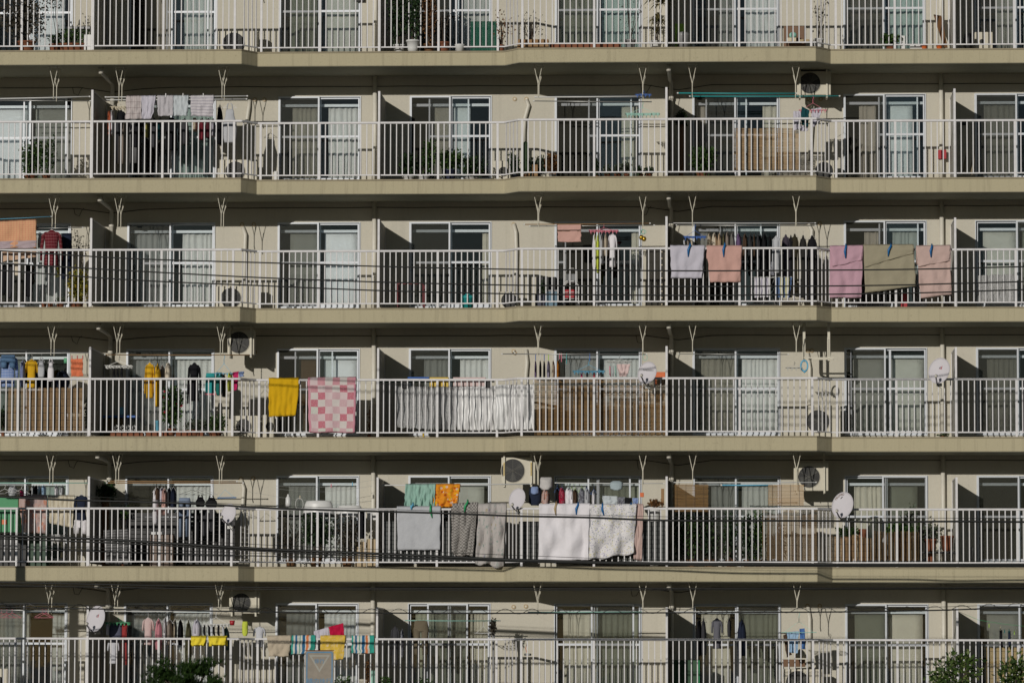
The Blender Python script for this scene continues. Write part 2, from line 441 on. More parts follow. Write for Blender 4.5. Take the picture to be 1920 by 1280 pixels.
def side_words(f0, f1):
    m = (f0+f1)/2
    return 'left half' if f0 > -.01 and f1 <= .52 else 'right half' if f0 >= .45 else 'middle'
def curtain(row, wi, a, b, z1, z0, kind, key, fr):
    n = max(3, int((b-a)/.085)); ph = R.random()*9; am = .032 if kind == 'pleat' else .004
    mat = ccol(key)
    def fn(u, v):
        x = a+(b-a)*u; z = z1+(z0-z1)*v
        y = D+.26+am*(.5+.5*v)*(.6+.7*abs(nz(u*5, 2, ph)))*math.sin(u*n*2*math.pi*.8+ph+5*nz(u*2.2, v*.5, ph)) + (.012*nz(u*3, v*2, ph+3) if kind == 'pleat' else 0)
        sx = .035*nz(v*2, u*2+ph, 1)*v if kind == 'pleat' else 0
        return (x+sx, y, z)
    nu = n*8 if kind == 'pleat' else 4
    noun = 'curtain' if kind == 'pleat' else 'blind'
    o = MB().grid(nu, 7, fn).obj('curtain' if kind == 'pleat' else 'window_blind', mat, None, True); solid(o, .003)
    lab = f"{KN[key]} {'pleated curtain' if kind=='pleat' else 'flat panel blind'} in {side_words(*fr)} of {SIDEW[wi]} window from left, {rown(row)}"
    if lab in LABS: lab = lab.replace(' in ', f' ({"narrow" if fr[1]-fr[0] < .25 else "wide"}) in ')
    LABS[lab] = 1
    tag(o, lab, noun, 'curtains and blinds behind the balcony windows')
def window(row, wi, X, spec):
    x0, x1 = X; zb = ZF(row); z0, z1 = zb+.10, zb+ZTOP; wd = x1-x0
    mb = MB(); frame_box(mb, x0, x1, z0, z1, D-.022, D+.10, .018, .016, .035)
    win = mb.obj('window', M['alu'], bld)
    zm = zb+1.08
    sash = spec.get('sash', [(0, .52), (.48, 1)])
    for si, (f0, f1) in enumerate(sash):
        a, b = x0+.03+(wd-.06)*f0, x0+.03+(wd-.06)*f1; ya = D+.045 if si == 0 else D+.012
        sb = MB(); frame_box(sb, a, b, z0+.036, z1-.031, ya, ya+.028, .030, .024, .07); sb.box(a+.030, b-.030, ya+.002, ya+.026, zm-.022, zm+.022)
        sb.obj('sash', M['alu'], win)
        for za, zz in ((z0+.106, zm-.022), (zm+.022, z1-.055)):
            MB().box(a+.030, b-.030, ya+.011, ya+.017, za, zz).obj('pane', M['glass'], win)
    sc = spec.get('screen')
    if sc:
        a, b = x0+.012+(wd-.024)*sc[0], x0+.012+(wd-.024)*sc[1]
        sb = MB(); frame_box(sb, a, b, z0+.012, z1-.004, D-.045, D-.024, .034, .034, .045); sb.obj('screen_frame', M['alu'], win)
        MB().box(a+.034, b-.034, D-.037, D-.035, z0+.06, z1-.04).obj('insect_screen', M['screen'], win)
    MB().box(x0+.05, x1-.05, D+.17, D+.20, z1-.20, z1-.145).obj('curtain_rail', M['alu'], win)
    MB().box(x0+.01, x1-.01, D+.1, D+.34, z1-.03, z1-.002).obj('head_lining', M['inner'], win)
    if 0 <= row <= 5 and 1 <= wi <= 8:
        for f0, f1, kind, key in spec.get('back', []):
            a, b = x0+.04+(wd-.08)*f0, x0+.04+(wd-.08)*f1
            curtain(row, wi-1, a, b, z1-.20, z0+.02, kind, key, (f0, f1))
P_, F_ = 'pleat', 'flat'
LS, RS = (0, .5), (.5, 1)
W = {}
def Wd(row, *sp): 
    for i, s in enumerate(sp): W[(row, i+1)] = s
def S(screen=LS, sash=None, back=()):
    d = dict(back=list(back))
    if screen: d['screen'] = screen
    if sash: d['sash'] = sash
    return d
Wd(0, S(None, None, [(.45, .9, F_, 'panel')]), S(LS, [(.5, 1), (.42, .92)], [(.28, .5, P_, 'cream'), (.62, 1, P_, 'white')]), S(LS, None, [(.1, .45, P_, 'olive'), (.55, .97, F_, 'blind')]),
   S(LS, [(.1, .6), (.55, 1)], [(.62, 1, P_, 'grey')]), S(LS, None, [(0, .5, P_, 'olive'), (.54, 1, P_, 'teal')]), S(LS, None, [(.3, .48, P_, 'grey'), (.62, 1, P_, 'sheer')]),
   S(LS, None, [(.05, .48, P_, 'dark'), (.58, 1, P_, 'teal')]), S(LS, None, [(.25, .5, P_, 'blind'), (.6, .95, F_, 'blind')]))
Wd(1, S((.5, .95), [(0, .5), (.42, .95)], [(0, .45, F_, 'panel'), (.55, 1, F_, 'blind')]), S(LS, None, [(.5, 1, P_, 'teal')]), S(LS, None, [(.14, .48, P_, 'cream'), (.6, 1, P_, 'white')]),
   S(LS, [(.22, .73), (.5, 1)], [(.28, .5, F_, 'cream'), (.53, .74, F_, 'panel')]), S(LS, [(.38, .9), (.5, 1)], [(.78, .97, P_, 'cream')]), S(LS, [(.14, .63), (.5, 1)], [(.03, .14, P_, 'cream'), (.82, 1, P_, 'cream')]),
   S(LS, [(.42, .92), (.5, 1)], [(.18, .40, P_, 'cream'), (.55, .86, F_, 'panel')]), S(LS, None, [(.1, .5, P_, 'dot'), (.62, .95, P_, 'grey')]))
Wd(2, S(LS, None, [(.55, .9, P_, 'sheer')]), S(LS, None, [(.05, .49, P_, 'sheer'), (.62, 1, P_, 'white')]), S(LS, None, [(.12, .49, F_, 'blind'), (.56, .99, F_, 'panel')]),
   S(LS, None, [(.9, 1, P_, 'cream')]), S(LS, [(.0, .12), (.5, 1)], [(.9, 1, P_, 'cream')]), S(LS, [(.3, .8), (.5, 1)], [(.02, .16, P_, 'grey')]),
   S(LS, [(.42, .92), (.5, 1)], [(.24, .42, P_, 'cream'), (.6, .92, P_, 'grey')]), S((.48, 1), None, [(.08, .5, F_, 'blind'), (.56, .98, F_, 'olive')]))
Wd(3, S(LS, None, [(.1, .45, P_, 'teal')]), S(LS, None, [(.03, .5, P_, 'sheer'), (.53, 1, P_, 'white')]), S(LS, [(.2, .68), (.5, 1)], [(.24, .48, F_, 'brown'), (.56, .99, F_, 'panel')]),
   S(LS, None, [(.16, .5, P_, 'grey'), (.62, 1, P_, 'white')]), S(LS, None, [(.1, .49, P_, 'sheer'), (.56, 1, P_, 'sheer')]), S(LS, None, [(.08, .5, P_, 'cream'), (.56, 1, P_, 'white')]),
   S(LS, [(.06, .56), (.55, 1)], [(.09, .5, F_, 'blind'), (.58, .99, F_, 'blind')]), S(LS, None, [(.12, .5, P_, 'dot'), (.62, .95, P_, 'blind')]))
Wd(4, S(LS, None, [(.7, 1, P_, 'teal')]), S(LS, None, [(.55, 1, P_, 'white')]), S(LS, None, [(.12, .49, P_, 'grey'), (.58, 1, P_, 'white')]),
   S(LS, None, [(.55, .93, F_, 'blind')]), S((.38, .88), [(0, .5), (.5, 1)], [(0, .35, P_, 'sheer'), (.52, 1, P_, 'olive')]), S(LS, None, [(.2, .5, P_, 'grey'), (.56, 1, P_, 'grey')]),
   S((.45, 1), None, [(.1, .48, P_, 'cream'), (.55, .9, F_, 'olive')]), S(LS, None, []))
Wd(5, S(LS, None, [(.1, .55, P_, 'blind'), (.82, 1, P_, 'grey')]), S(LS, None, [(.05, .45, P_, 'sheer'), (.55, 1, P_, 'white')]), S(LS, None, [(.1, .49, P_, 'grey'), (.58, 1, P_, 'sheer')]),
   S((.23, .73), None, [(.06, .7, P_, 'olive'), (.76, 1, P_, 'cream')]), S((.42, .92), [(0, .5), (.45, 1)], [(.08, .48, P_, 'cream'), (.5, .98, P_, 'olive')]), S((.5, 1), None, [(.08, .42, P_, 'cream'), (.52, 1, P_, 'olive')]),
   S(LS, None, [(.1, .49, F_, 'olive'), (.54, .96, F_, 'cream')]), S(LS, None, [(.1, .5, F_, 'blind'), (.62, .9, F_, 'blind')]))
for row in range(-1, 7):
    for wi, X in enumerate(WX): window(row, wi, X, W.get((row, wi), S()))

# partitions, pipes, brackets, vents, cables -------------------------------
PIPEX = [at(p, 285, D-.09).x for p in (702.5, 1765)]
PIPEX = [PIPEX[0]-11.78] + PIPEX
ELBX = [-13.0, -1.27, 10.5]
BRPX = [100.5, 223.5, 416.5, 1009, 1205, 1298, 1492]
BRX = [at(p, 150, FW+.33).x for p in BRPX]
BR_MESH = []
for dy, tz in ((0, -.40), (.42, -.37)):
    br_m = MB()
    br_m.box(-.11, .11, dy-.02, dy+.02, -.008, 0)
    for s in (-1, 1): br_m.tube([(s*.085, dy, -.004), (0, dy, tz)], .0072, 6)
    br_m.tube([(0, dy, tz+.01), (0, dy, -.63)], .009, 6); br_m.tube([(0, dy, -.60), (.0, dy-.03, -.66), (0, dy-.035, -.63)], .009, 5)
    br_m.tube([(.0, dy, tz-.03), (.045, dy+.05, tz+.17)], .006, 5)
    BR_MESH.append(br_m.mesh('pole_bracket', M['bracket']))
for i in range(-1, 7):
    z0, z1 = ZF(i), ZF(i-1)-TH-.006
    for x in PARTX:
        yf = front_y(x)+.03
        p = MB().box(x-.022, x+.022, yf, yf+.05, z0+.01, z0+1.83).obj('partition', M['rail'], bld)
        MB().box(x-.008, x+.008, yf+.05, D, z0+.06, z0+1.80).obj('board', M['board'], p)
        MB().box(x-.016, x+.016, yf+.05, D, z0+1.80, z0+1.825).obj('rim', M['rail'], p)
        MB().box(x-.02, x+.02, D-.03, D-.001, z0+.02, z0+1.8).obj('wall_channel', M['rail'], p)
    for x in PIPEX:
        p = MB().tube([(x, D-.09, z0), (x, D-.09, z1)], .047, 14).obj('drainpipe', M['pvc'], bld, True)
        for zz in (.75,): MB().tube([(x, D-.09, z0+zz), (x, D-.09, z0+zz+.05)], .050, 12).obj('pipe_collar', M['pvc'], p, True)
    for x in ELBX:
        yf = front_y(x)+.42
        p = MB().tube([(x, yf, z1-.09), (x, yf+.12, z1-.10), (x, D-.16, z1-.12), (x+.03, D-.1, z1-.17), (x+.03, D-.1, z0)], .042, 10).obj('drainpipe', M['pvc'], bld, True)
        MB().tube([(x, yf, z1-.0), (x, yf, z1-.13)], .050, 12).obj('pipe_collar', M['pvc'], p, True)
        MB().tube([(x+.03, D-.1, z1-.52), (x+.03, D-.1, z1-.46)], .055, 12).obj('pipe_collar', M['pvc'], p, True)
    for x in BRX:
        for bm_ in BR_MESH: put('pole_bracket', bm_, bld, (x, front_y(x)+.33, z1))
for i, py in ((0, -85), (1, 160.5), (2, 388), (3, 628.5), (4, 862), (5, 1100)):
    pts = []
    for k in range(47):
        x = -16.5+k*.7; z = at(960, py, D).z; px_ = 5*math.sin(k*.9+i)*.4
        near = min(abs(x-e-1.0) for e in (-13.9, -2.1))
        sag = .10*max(0, 1-(near/.7)**2) if near < .7 else 0
        pts.append((x, D-.015, z-.012*abs(math.sin(k*1.3+i))-sag))
    MB().tube(pts, .008, 5).obj('wall_cable', M['black'], bld)
    for e in (-13.75, -2.0):       # loops of slack cable beside the party wall
        z = at(960, py, D).z
        lx = R.uniform(-.1, .15); MB().tube([(e+lx, D-.02, z), (e+lx+.03, D-.025, z-R.uniform(.08, .2)), (e+lx+.12, D-.02, z-.17), (e+lx+.17, D-.025, z-R.uniform(.02, .1)), (e+lx+.22, D-.02, z)], .006, 5).obj('cable_loop', M['black'], bld)
def disc_at(px, py, col='p_tan'):
    p = at(px, py, D); o = MB().disc((p.x, p.z), .045, .045, D-.02, D-.001, 16).obj('vent_cover', M[col], bld)
    MB().disc((p.x, p.z), .02, .02, D-.026, D-.02, 10).obj('vent_cap', M['pvc'], o)
for q in [(965, 186), (987, 186), (478, 187), (496, 187), (1516, 186), (1539, 186), (963, 421), (454, 421), (476, 421), (1516, 419), (1537, 419), (963, 658.5), (478, 660),
          (1515, 658), (1522, 657), (1537, 897), (1514, 1135), (1537, 1135), (963, 1137), (986, 1136), (452, 897), (475, 896), (965, 662-.5), (476, 1137)]: disc_at(*q)
for pts in ([(987, 188), (991, 198), (984, 222), (982, 245), (982, 275)], [(963, 420), (967, 436), (968, 470), (967, 520), (967, 548)],
            [(455, 426), (460, 440), (459, 470), (458, 520), (458, 545)], [(986, 655), (988, 680), (986, 705), (986, 760)],
            [(1517, 190), (1524, 200), (1522, 240), (1518, 300)], [(1516, 421), (1522, 432), (1520, 480), (1519, 545)], [(452, 900), (457, 915), (455, 950), (456, 1000)],
            [(468, 188), (466, 205), (463, 225), (460, 300)], [(1515, 1137), (1518, 1160), (1518, 1200), (1518, 1250)], [(1514, 662), (1518, 690), (1518, 740), (1518, 770)]):
    MB().tube([at(x, y, D-.06+(.03 if k == 0 else 0)) for k, (x, y) in enumerate(pts)], .042, 10).obj('hose_cover', M['pvc'], bld, True)

# ---------------------------------------------------------------- railings, one per row
BAL = MB().box(-.0105, .0105, -.0105, .0105, .105, 1.157).mesh('baluster', M['rail'])
BAL2 = MB().box(-.009, .009, -.009, .009, .105, 1.157).mesh('baluster_slim', M['rail'])
POST = MB().box(-.023, .023, -.022, .022, 0.0, 1.157).mesh('post', M['rail'])
off = .07
RP = [(x, y+off) for x, y in EDGE if -17 < x < 8]
RP = [(-16.9, off)]+RP[0:]+[(7.9, FW+off)]
def rail_sweep(mb, path, w_, z0, z1):
    for (a, ya), (b, yb) in zip(path, path[1:]):
        dx, dy = b-a, yb-ya; L = math.hypot(dx, dy); nx, ny = -dy/L*w_/2, dx/L*w_/2
        ex, ey = dx/L*.012, dy/L*.012
        mb.prism([(a-nx-ex, ya-ny-ey), (b-nx+ex, yb-ny+ey), (b+nx+ex, yb+ny+ey), (a+nx-ex, ya+ny-ey)], z0, z1)
POSTPX = [(-95, 1), (38.5, 1), (171, 1), (304.7, 1), (438.8, 1), (488.8, 0), (599, 0), (710, 0), (821.5, 0), (933, 0), (979, 1), (1114, 1), (1250, 1), (1386, 1), (1521.6, 1), (1567.7, 0), (1678.6, 0), (1791, 0), (1903, 0), (2016, 0)]
PXS = [(at(p, 285, (FW if f else 0)+off).x, (FW if f else 0)+off) for p, f in POSTPX]
for row in range(-1, 7):
    z = ZF(row)
    nm = f"white steel balcony railing of upright bars along the {rown(row)}" if 0 <= row <= 5 else ("white steel balcony railing above the top edge of the photo" if row < 0 else "white steel railing of the ground storey below the photo")
    rl = empty('balcony_railing', (0, 0, z), nm, 'railing', 'balcony railings')
    mb = MB(); rail_sweep(mb, RP, .058, 1.155, 1.198); bevel(mb.obj('top_rail', M['rail'], rl), .006)
    mb = MB(); rail_sweep(mb, RP, .024, .083, .108); mb.obj('bottom_rail', M['rail'], rl)
    for x, y in PXS: put('post', POST, rl, (x, y, 0))
    for (xa, ya), (xb, yb) in zip(PXS, PXS[1:]):
        if abs(ya-yb) < .1:
            n = round((xb-xa)/.121)
            for k in range(1, n): put('baluster', BAL, rl, (xa+(xb-xa)*k/n+R.uniform(-.0015, .0015), ya, 0), (0, 0, 0))
    for (a, ya), (b, yb) in zip(EDGE, EDGE[1:]):
        if abs(ya-yb) > .1 and -17 < a < 8:
            for k in range(4):
                t = (k+.5)/4; put('baluster', BAL2, rl, (a+(b-a)*t, ya+(yb-ya)*t+off, 0), (0, 0, math.atan2(yb-ya, b-a)))

# ================================================================ things on the balconies
YF, YB, YR0, YR1 = FW+.33, FW+.75, .07, FW+.07     # front pole, back pole, recessed rail, projecting rail
class Crop:
    """reading frame on the photograph: zoomed-crop coordinates -> world"""
    def __init__(s, ox, oy, row): s.ox, s.oy, s.row = ox, oy, row
    def px(s, cx, cy): return s.ox+cx/3.84, s.oy+cy/3.84
    def at(s, cx, cy, Y): return at(*s.px(cx, cy), Y)
USED = {}
def lab(desc, row):
    t = f"{desc}, {rown(row)}" if row is not None else desc
    if len(t.split()) > 16: t = t.replace('hanger holding the', 'hanger of the')
    if len(t.split()) > 16: t = t.replace(' balcony row', ' row')
    n = len(t.split())
    if n > 16: print('LONG', n, t)
    if t in USED: print('DUP', t)
    USED[t] = 1
    return t
def ripple(x, z, seed, a): return a*(math.sin(x*31+seed*3+2*nz(x*3, z*2, seed))*.6+nz(x*9, z*5, seed))

def sheet(k, name, desc, cat, quad, Y, mat, th=.008, folds=5, amp=.018, drape=None, nu=28, nv=22, sag=.0, hem=.004, group=None, back=.34, rw=.05):
    """hanging cloth; quad = TL, TR, BR, BL (cx, cy); drape='rail' wraps it over the handrail"""
    c = [k.at(x, y, Y) for x, y in quad]; seed = R.random()*50
    wid = abs(c[1].x-c[0].x); H = c[0].z-c[3].z
    def fn(u, v):
        if drape:
            t = -back*1.15 + v*(1+back*1.15)
        else: t = v
        tt = max(0, t)
        top = c[0].lerp(c[1], u); bot = c[3].lerp(c[2], u); p = top.lerp(bot, tt)
        f = math.sin(u*folds*2*math.pi+seed+2.6*nz(u*2.5, tt*1.2, seed)) * (.25+.75*tt) * (.7+.9*abs(nz(u*3, 1, seed+2)))
        y = -amp*(f*.6+1.2*nz(u*6, tt*3.5, seed)+.5*math.sin((u*1.3+tt*.9)*9+seed)*tt) - amp*.5
        x = .012*nz(u*3, tt*5, seed+5)*(1+tt)
        z = hem*math.sin(u*folds*5+seed)*tt + .006*nz(u*12, tt*3, seed+9) - sag*math.sin(u*math.pi)*(1-tt)
        if drape and t < 0:
            a = min(1, -t/.05)
            if a < 1: ang = a*math.pi; y = rw*(1-math.cos(ang))/1.0 - .0; z += .016*math.sin(ang)
            else: y = 2*rw; z += (t+.05)*H
        elif drape:
            y -= .01
        return (p.x+x, p.y+y, p.z+z)
    o = MB().grid(nu, nv, fn).obj(name, mat, None, True); solid(o, th)
    # uv: v runs 0..1 down the front
    if drape:
        l = o.data.uv_layers[0].data
        for d_ in l: d_.uv = (d_.uv[0], max(0, (-back*1.15+d_.uv[1]*(1+back*1.15))))
    return tag(o, lab(desc, k.row), cat, group)

def body_tube(mb, prof, w, h, th, seed, n=16, x0=0, ztop=0, rip=.10, close=True):
    b = len(mb.v); rows = 14
    if mb.uv is None: mb.uv = {}
    def hw(v):
        for (a, ha), (c_, hc) in zip(prof, prof[1:]):
            if a <= v <= c_: return ha+(hc-ha)*((v-a)/(c_-a) if c_ > a else 0)
        return prof[-1][1]
    vs = sorted(set([p[0] for p in prof]+[i/rows for i in range(rows+1)]))
    for v in vs:
        r = hw(v)*w
        t_ = th*(.25+.75*min(1, v*4))
        for i in range(n):
            t = 2*math.pi*i/n; s = 1+rip*math.sin(t*4+seed+v*2)*v+.5*rip*nz(math.cos(t)*2, v*6, seed)
            mb.uv[len(mb.v)] = (.5-.5*math.cos(t), v)
            mb.v.append((x0+r*math.cos(t)*s, t_*math.sin(t)*s, ztop-h*v+.01*nz(math.cos(t)*3, v*2, seed+3)*v))
    for j in range(len(vs)-1):
        for i in range(n):
            i2 = (i+1) % n; mb.f.append((b+j*n+i, b+j*n+i2, b+(j+1)*n+i2, b+(j+1)*n+i))
    mb.f.append(tuple(b+i for i in reversed(range(n)))); mb.f.append(tuple(b+(len(vs)-1)*n+i for i in range(n)))
def limb(mb, pts, rs, fl, seed, n=8):
    """flattened tube: sleeve or trouser leg"""
    b = len(mb.v)
    for j, ((x, z), r) in enumerate(zip(pts, rs)):
        for i in range(n):
            t = 2*math.pi*i/n; s = 1+.12*math.sin(3*t+seed+j)
            if mb.uv is not None: mb.uv[len(mb.v)] = (.5-.5*math.cos(t), j/len(pts))
            mb.v.append((x+r*math.cos(t)*s, fl*math.sin(t)*s, z+.2*r*math.sin(t+seed)))
    m = len(pts)
    for j in range(m-1):
        for i in range(n):
            i2 = (i+1) % n; mb.f.append((b+j*n+i, b+j*n+i2, b+(j+1)*n+i2, b+(j+1)*n+i))
    mb.f.append(tuple(b+i for i in reversed(range(n)))); mb.f.append(tuple(b+(m-1)*n+i for i in range(n)))
HM = MB()
HM.tube([(-.19, 0, -.10), (0, 0, 0), (.19, 0, -.10)], .005, 5); HM.tube([(-.19, 0, -.10), (.19, 0, -.10)], .004, 5)
HM.tube([(0, 0, 0), (0, 0, .03), (.018, 0, .045), (.012, 0, .07), (-.012, 0, .068)], .004, 5)
HMESH = {}
def hanger_mesh(c):
    if c not in HMESH: HMESH[c] = HM.mesh('clothes_hanger', M[c])
    return HMESH[c]
SHORT = [(0, .13), (.03, .26), (.09, .60), (.14, .66), (.5, .58), (1, .63)]
SLIM = [(0, .05), (.05, .22), (.16, .66), (.35, .95), (.7, 1), (1, .82)]
def garment(k, kind, desc, x0, y0, x1, y1, mat, Y=YF, hanger='whitep', rz=0, th=None, sl=None, group='garments hung out to dry'):
    a, b = k.at(x0, y0, Y), k.at(x1, y1, Y); w = (b.x-a.x)/2; h = a.z-b.z; cx = (a.x+b.x)/2; seed = R.random()*60
    mb = MB(); mb.uv = {}; name = kind
    if kind in ('shirt', 'jacket', 'tee_shirt'):
        body_tube(mb, SHORT, w, h, th or .06, seed)
        sl = sl or (.36 if kind == 'tee_shirt' else .62)
        for s in (-1, 1):
            limb(mb, [(s*w*.50, -h*.06), (s*w*.72, -h*.14), (s*w*.84, -h*(.14+sl*.5)), (s*w*.86, -h*(.12+sl))], [w*.12, w*.17, w*.15, w*.13], .035, seed+s)
    elif kind == 'slim_shirt':
        body_tube(mb, SLIM, w, h, th or .16, seed, rip=.07)
        limb(mb, [(-w*.2, -h*.08), (-w*.3, -h*.3), (-w*.25, -h*.66)], [w*.35, w*.42, w*.3], .18, seed)
        name = 'shirt'
    elif kind == 'dress':
        body_tube(mb, [(0, .2), (.06, .5), (.2, .55), (.4, .5), (1, .95)], w, h, th or .07, seed, rip=.14)
    elif kind == 'tank_top':
        body_tube(mb, [(0, .3), (.05, .55), (.2, .6), (.4, .9), (.8, .9), (1, .75)], w, h*.86, th or .04, seed, ztop=-h*.14)
        for s in (-1, 1): mb.tube([(s*w*.42, 0, -h*.2), (s*w*.3, 0, -h*.02), (s*w*.15, 0, 0)], .012, 5)
    elif kind in ('trousers', 'shorts'):
        body_tube(mb, [(0, .82), (.1, .86), (1, .95)], w, h*(.32 if kind == 'trousers' else .55), th or .05, seed)
        for s in (-1, 1):
            q = .26 if kind == 'trousers' else .45
            limb(mb, [(s*w*.48, -h*q), (s*w*.5, -h*.6), (s*w*.52, -h*.98)], [w*.47, w*.40, w*.36], .05, seed+s)
    elif kind == 'sock':
        limb(mb, [(0, 0), (0, -h*.5), (w*.1, -h*.8), (w*.5, -h)], [w*.7, w*.75, w*.8, w*.5], .02, seed)
    elif kind in ('cloth', 'bag', 'net_bag'):
        body_tube(mb, [(0, .8), (.2, .95), (.8, .97), (1, .6)], w, h, th or .06, seed, rip=.08)
    for i in [i for i in range(len(mb.v)) if i not in mb.uv]: mb.uv[i] = (.5, .5)
    o = mb.obj(name, mat, None, True, (cx, Y, a.z), (0, 0, rz or 0))
    tag(o, lab(desc, k.row), name.replace('_', ' '), group)
    if hanger:
        hw_ = min(1.0, w/.2) if kind != 'slim_shirt' else .35
        hg = put('clothes_hanger', hanger_mesh(hanger), None, (cx, Y, a.z+.012), (0, 0, rz or 0)); hg.scale = (hw_, 1, 1)
        tag(hg, lab('hanger holding the '+desc, k.row), 'hanger', 'clothes hangers')
    return o
def pole(k, desc, x0, y0, x1, y1, Y, mat, r=.012, Y1=None):
    a = k.at(x0, y0, Y); b = k.at(x1, y1, Y if Y1 is None else Y1); m = (a+b)/2; m.z -= .004
    rt = empty('laundry_pole', a, lab(desc, k.row), 'pole', 'laundry poles')
    MB().tube([p-a for p in (a, m, b)], r, 8).obj('rod', mat, rt, True)
    for p, d in ((a, -1), (b, 1)): MB().tube([p-a-Vector((.0, 0, 0)), p-a+Vector((d*.03, 0, 0))], r*1.35, 8).obj('end_cap', M['whitep'], rt)
    return rt
def peg(k, x, y, Y, mat, desc):
    p = k.at(x, y, Y); o = MB().box(-.008, .008, -.02, .02, -.045, .03).obj('clothes_peg', mat, None, False, p)
    MB
    tag(o, lab(desc, k.row), 'peg', 'clothes pegs')
def clip(k, x0, y0, x1, y1, Yr, mat, desc):
    """big curved quilt clip gripping the rail"""
    a, b = k.at(x0, y0, Yr-.06), k.at(x1, y1, Yr-.07)
    rt = empty('quilt_clip', a, lab(desc, k.row), 'clip', 'quilt clips on the handrail')
    m = (a+b)/2+Vector((-.02, -.03, 0)); z = Vector((0, .06, .01))
    for nm, s in (('front_jaw', 0), ('rear_jaw', 1)):
        dv = Vector((0, .115*s, 0)); MB().tube([p-a+dv for p in (a+z*(1-s), a+Vector((0, -.02+.03*s, -.05)), m, b)], [.014, .022, .026, .012], 7).obj(nm, mat, rt, True)
def pinch(k, desc, cx0, cy, cx1, Y, mat, depth=.32, hang=None, rows=3, pegs=True, sag=.02):
    a, b = k.at(cx0, cy, Y), k.at(cx1, cy, Y); w = b.x-a.x
    rt = empty('pinch_hanger', ((a.x+b.x)/2, Y, a.z), lab(desc, k.row), 'hanger', 'pinch hangers')
    mb = MB()
    for j in range(rows+1):
        y = -depth/2+depth*j/rows; mb.tube([(-w/2, y, 0), (0, y, -sag*.3), (w/2, y, 0)], .006, 5)
    for j in range(5):
        x = -w/2+w*j/4; mb.tube([(x, -depth/2, 0), (x, depth/2, 0)], .006, 5)
    mb.obj('frame', mat, rt)
    pg = MB()
    if pegs:
        for j in range(rows+1):
            for i in range(max(4, int(w/.07))):
                x = -w/2+w*(i+.5)/max(4, int(w/.07)); y = -depth/2+depth*j/rows
                pg.box(x-.006, x+.006, y-.012, y+.012, -.05-.01*R.random(), -.004)
        tag(pg.obj('peg_row', mat, rt), kind='stuff')
    hz = (k.at(cx0, hang, Y).z-a.z) if hang else .25
    for s in (-1, 1):
        MB().tube([(s*w*.42, 0, 0), (0, 0, hz*.6)], .004, 4).obj('suspension_cord', mat, rt)
    MB().tube([(0, 0, hz*.55), (0, 0, hz*.9), (.02, 0, hz), (0, 0, hz+.03)], .006, 5).obj('hook', mat, rt)
    return rt

def leaf_cloud(mb, fn, n, ls, droop=.3, narrow=.35):
    for _ in range(n):
        p, nrm = fn()
        L = ls*R.uniform(.6, 1.2)
        d = (nrm+Vector((R.uniform(-1, 1), R.uniform(-1, 1), R.uniform(-1, 1)))*.7-Vector((0, 0, droop))).normalized()
        s = d.cross(Vector((R.uniform(-1, 1), R.uniform(-1, 1), R.uniform(-.3, 1)))).normalized()*L*narrow
        b = len(mb.v); q = p+d*L; m = p+d*L*.45
        mb.v += [tuple(p), tuple(m+s), tuple(q), tuple(m-s)]; mb.f.append((b, b+1, b+2, b+3))
LF = dict(green=leafmat('green', (.020, .050, .012), (.045, .10, .022), (.09, .15, .03)), dark=leafmat('dark', (.012, .03, .012), (.025, .055, .018), (.05, .085, .025)),
          yellow=leafmat('yellow', (.35, .27, .02), (.22, .20, .03), (.07, .11, .02)), brown=leafmat('brown', (.22, .10, .035), (.13, .065, .03), (.30, .15, .05)),
          dead=leafmat('dead', (.05, .045, .035), (.10, .085, .06), (.025, .03, .02)), grey=leafmat('grey', (.10, .12, .08), (.06, .09, .05), (.16, .16, .12)),
          palm=leafmat('palm', (.16, .16, .05), (.25, .20, .08), (.05, .08, .02)))
POTP = [(.70, 0), (.80, .30), (.95, .86), (1.05, .87), (1.05, 1.0), (.92, 1.0), (.90, .9)]
